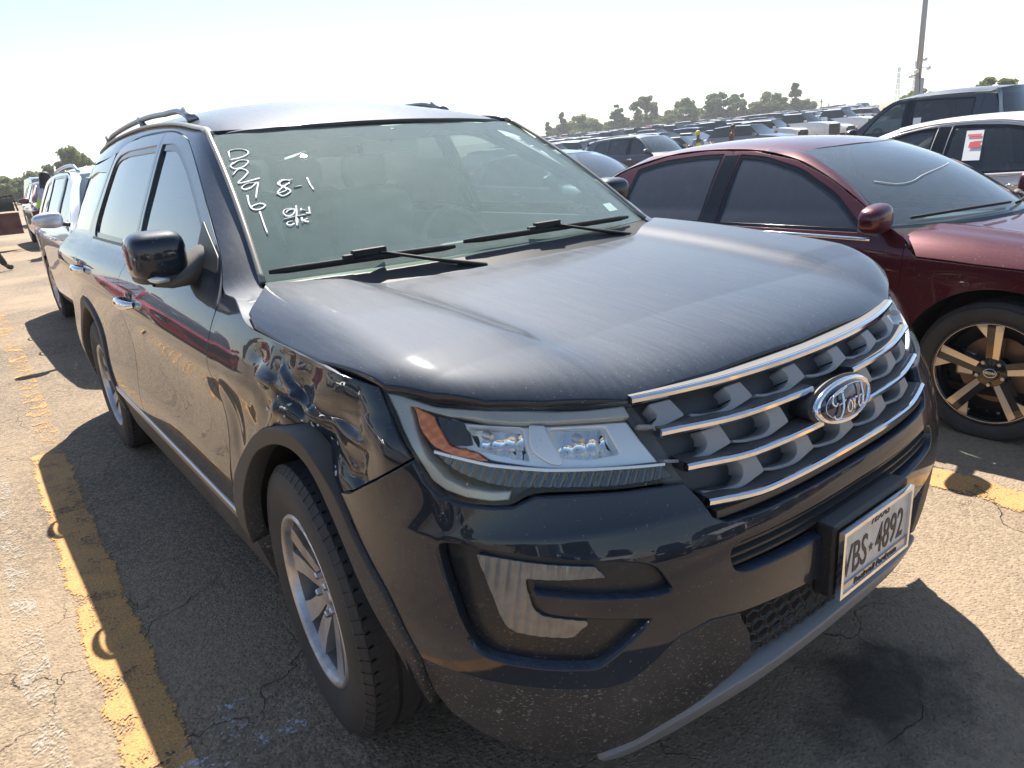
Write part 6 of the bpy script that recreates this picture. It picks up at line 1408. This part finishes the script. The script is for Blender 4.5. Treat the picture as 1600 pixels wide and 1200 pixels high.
# ---------------------------------------------------------------- people
def skinned(name,J,E,mat,parent,sub=1):
    me=bpy.data.meshes.new(name); me.from_pydata([j[:3] for j in J],E,[]); o=bpy.data.objects.new(name,me); COL.objects.link(o)
    m=o.modifiers.new('s','SKIN'); 
    for i,j in enumerate(J):
        r=j[3]; me.skin_vertices[0].data[i].radius=(r,j[4] if len(j)>4 else r)
    me.skin_vertices[0].data[0].use_root=True
    s=o.modifiers.new('u','SUBSURF'); s.levels=sub; s.render_levels=sub
    bpy.context.view_layer.update(); dg=bpy.context.evaluated_depsgraph_get(); m2=bpy.data.meshes.new_from_object(o.evaluated_get(dg)); bpy.data.objects.remove(o)
    return link(name,m2,mat,parent,True)
def person(loc,rz,label,pose,top,vest,legs,shoe,hair,skin=(.12,.06,.04),long_hair=False,cat='person'):
    r=empty('person',loc,rz); tag(r,label,cat)
    sk=simple('skin',skin,.55); P=pose
    lean=P.get('lean',0); sh_=(lean*.5,1.42); hd=(lean*.5+P.get('head',0)*.1)
    c=lambda y,x,z,rad,r2=None:(x,y,z,rad,r2 or rad)
    fl,bl=P.get('front',.0),P.get('back',.0)
    # body: pelvis root, spine, neck, head, arms, legs (faces -y)
    Y=lambda z:-lean*max(0,z-.95)/.5
    J=[(0,Y(.95),.95,.13,.10),(0,Y(1.15),1.15,.12,.09),(0,Y(1.38),1.38,.14,.09),(0,Y(1.50)-.01,1.50,.05),(0,Y(1.58)-.03,1.60,.075,.085),(0,Y(1.66)-.03,1.70,.07,.08)]
    E=[(0,1),(1,2),(2,3),(3,4),(4,5)]
    for s,(ey,ez,hy,hz) in ((-1,P['armR']),(1,P['armL'])):
        i=len(J); J+=[(s*.18,Y(1.42),1.42,.052),(s*.24,Y(1.2)+ey,ez,.042),(s*.20,Y(1.0)+hy,hz,.030)]
        E+=[(2,i),(i,i+1),(i+1,i+2)]; w=J[i+2]
        for f,(dx,dz) in enumerate(((-.03,-.07),(-.01,-.085),(.01,-.08),(.03,-.065))):
            J+=[(w[0]+dx,w[1]-.02,w[2]+dz,.011)]; E.append((i+2,len(J)-1))
        J+=[(w[0]-s*.04,w[1]-.04,w[2]-.035,.012)]; E.append((i+2,len(J)-1))
    for s,st in ((-1,-fl),(1,bl)):
        i=len(J); J+=[(s*.10,0,.90,.095),(s*.105,st*.45,.50,.062),(s*.11,st+ (.05 if st>0 else 0),.10,.045),(s*.115,st-.12,.045,.042)]; E+=[(0,i),(i,i+1),(i+1,i+2),(i+2,i+3)]
    body=skinned('body',J,E,sk,r,1)
    def sub(name,idx,ed,mat,k=1.12,add=.012):
        Jn=[(J[i][0],J[i][1],J[i][2],J[i][3]*k+add,(J[i][4] if len(J[i])>4 else J[i][3])*k+add) for i in idx]; return skinned(name,Jn,ed,mat,r,1)
    a1=6; a2=a1+8; l1=a2+8; l2=l1+4
    sub('shirt',[0,1,2,a1,a1+1,a2,a2+1],[(0,1),(1,2),(2,3),(3,4),(2,5),(5,6)],simple('shirt_cloth',top,.85))
    if vest: sub('vest',[0,1,2],[(0,1),(1,2)],simple('vest_cloth',vest,.7),1.2,.022)
    sub('trousers',[0,l1,l1+1,l1+2,l2,l2+1,l2+2],[(0,1),(1,2),(2,3),(0,4),(4,5),(5,6)],simple('trouser_cloth',legs,.85))
    for l in (l1,l2): sub('shoe',[l+2,l+3],[(0,1)],simple('shoe_leather',shoe,.6),1.05,.012)
    h=J[5]; V,F=superell((h[0],h[1]+.025,h[2]+.0),(.10,.115,.115),.9,.9,n=16,m=10); b=MB().add(V,F)
    if long_hair:
        for k in range(9):
            a=math.pi*(k/8); b.tube([(h[0]+.09*math.cos(a),h[1]+.05+.06*math.sin(a),h[2]),(h[0]+.11*math.cos(a),h[1]+.08+.07*math.sin(a),h[2]-.2),(h[0]+.11*math.cos(a),h[1]+.06+.06*math.sin(a),h[2]-.40)],[.035,.03,.012],6)
    b.build('hair',simple('hair',hair,.6),r,smooth=True)
    b=MB()
    for s in (-1,1): V,F=superell((h[0]+s*.03,h[1]-.085,h[2]-.035),(.012,.008,.007),.9,.9,n=8,m=6); b.add(V,F)
    b.build('eye',M['paper'],r); V,F=superell((h[0],h[1]-.10,h[2]-.06),(.012,.018,.022),.9,.9,n=8,m=6); MB().add(V,F).build('nose',sk,r,smooth=True)
    V,F=superell((h[0],h[1]-.088,h[2]-.105),(.024,.007,.006),.9,.9,n=8,m=6); MB().add(V,F).build('mouth',simple('lips',(.25,.08,.07),.5),r,smooth=True)
    return r
person((.36,17.8,0),R(70),'woman with long dark hair in a green vest bent over beside the maroon crossover',dict(lean=.16,front=.08,back=.12,armR=(-.12,1.16,-.34,1.14),armL=(-.12,1.16,-.34,1.14)),(.45,.48,.62),(.35,.75,.05),(.09,.02,.04),(.03,.03,.03),(.01,.008,.007),long_hair=True)
person((-1.02,15.35,0),R(100),'man in dark trousers and an orange vest striding in from the left edge',dict(lean=.05,front=.30,back=.25,armR=(.12,1.16,.2,.95),armL=(-.12,1.16,-.3,1.0)),(.1,.1,.12),(.75,.12,.04),(.03,.03,.035),(.05,.035,.025),(.015,.012,.01))
person((26.2,18.1,gz(26,18)-.02),R(20),'person with dark hair standing in the lot just above the crimson sedan roof',dict(lean=.05,armR=(0,1.16,.0,.9),armL=(0,1.16,0,.9)),(.12,.06,.05),(.14,.07,.05),(.05,.05,.07),(.03,.03,.03),(.05,.03,.02))
person((24.2,18.3,gz(24,18)-.12),R(-30),'person in a yellow cap standing behind the roof of the crimson sedan',dict(lean=.0,armR=(0,1.16,.0,.9),armL=(0,1.16,0,.9)),(.25,.3,.4),(.55,.7,.05),(.05,.05,.07),(.03,.03,.03),(.55,.50,.05))

# ---------------------------------------------------------------- summer haze over the whole lot
zt=max((o.matrix_world@Vector(c)).z for o in scene.objects if o.type=='MESH' for c in o.bound_box) if False else 0
bpy.context.view_layer.update()
lo=[1e9]*3; hi=[-1e9]*3
for o in scene.objects:
    if o.type!='MESH': continue
    for c in o.bound_box:
        q=o.matrix_world@Vector(c)
        for i in range(3): lo[i]=min(lo[i],q[i]); hi[i]=max(hi[i],q[i])
hm=bpy.data.materials.new('haze'); hm.use_nodes=True; ht_=hm.node_tree; ht_.nodes.remove(ht_.nodes['Principled BSDF'])
pv=ht_.nodes.new('ShaderNodeVolumePrincipled'); pv.inputs['Density'].default_value=.0008; pv.inputs['Color'].default_value=(.90,.95,1,1); pv.inputs['Anisotropy'].default_value=.55
ht_.links.new(pv.outputs[0],ht_.nodes['Material Output'].inputs['Volume'])
hb=MB().box((lo[0]-6,lo[1]-6,min(lo[2],-1.0)-1),(hi[0]+6,hi[1]+6,hi[2]+1)).build('haze',hm); hb['kind']='stuff'
scene.cycles.volume_bounces=1
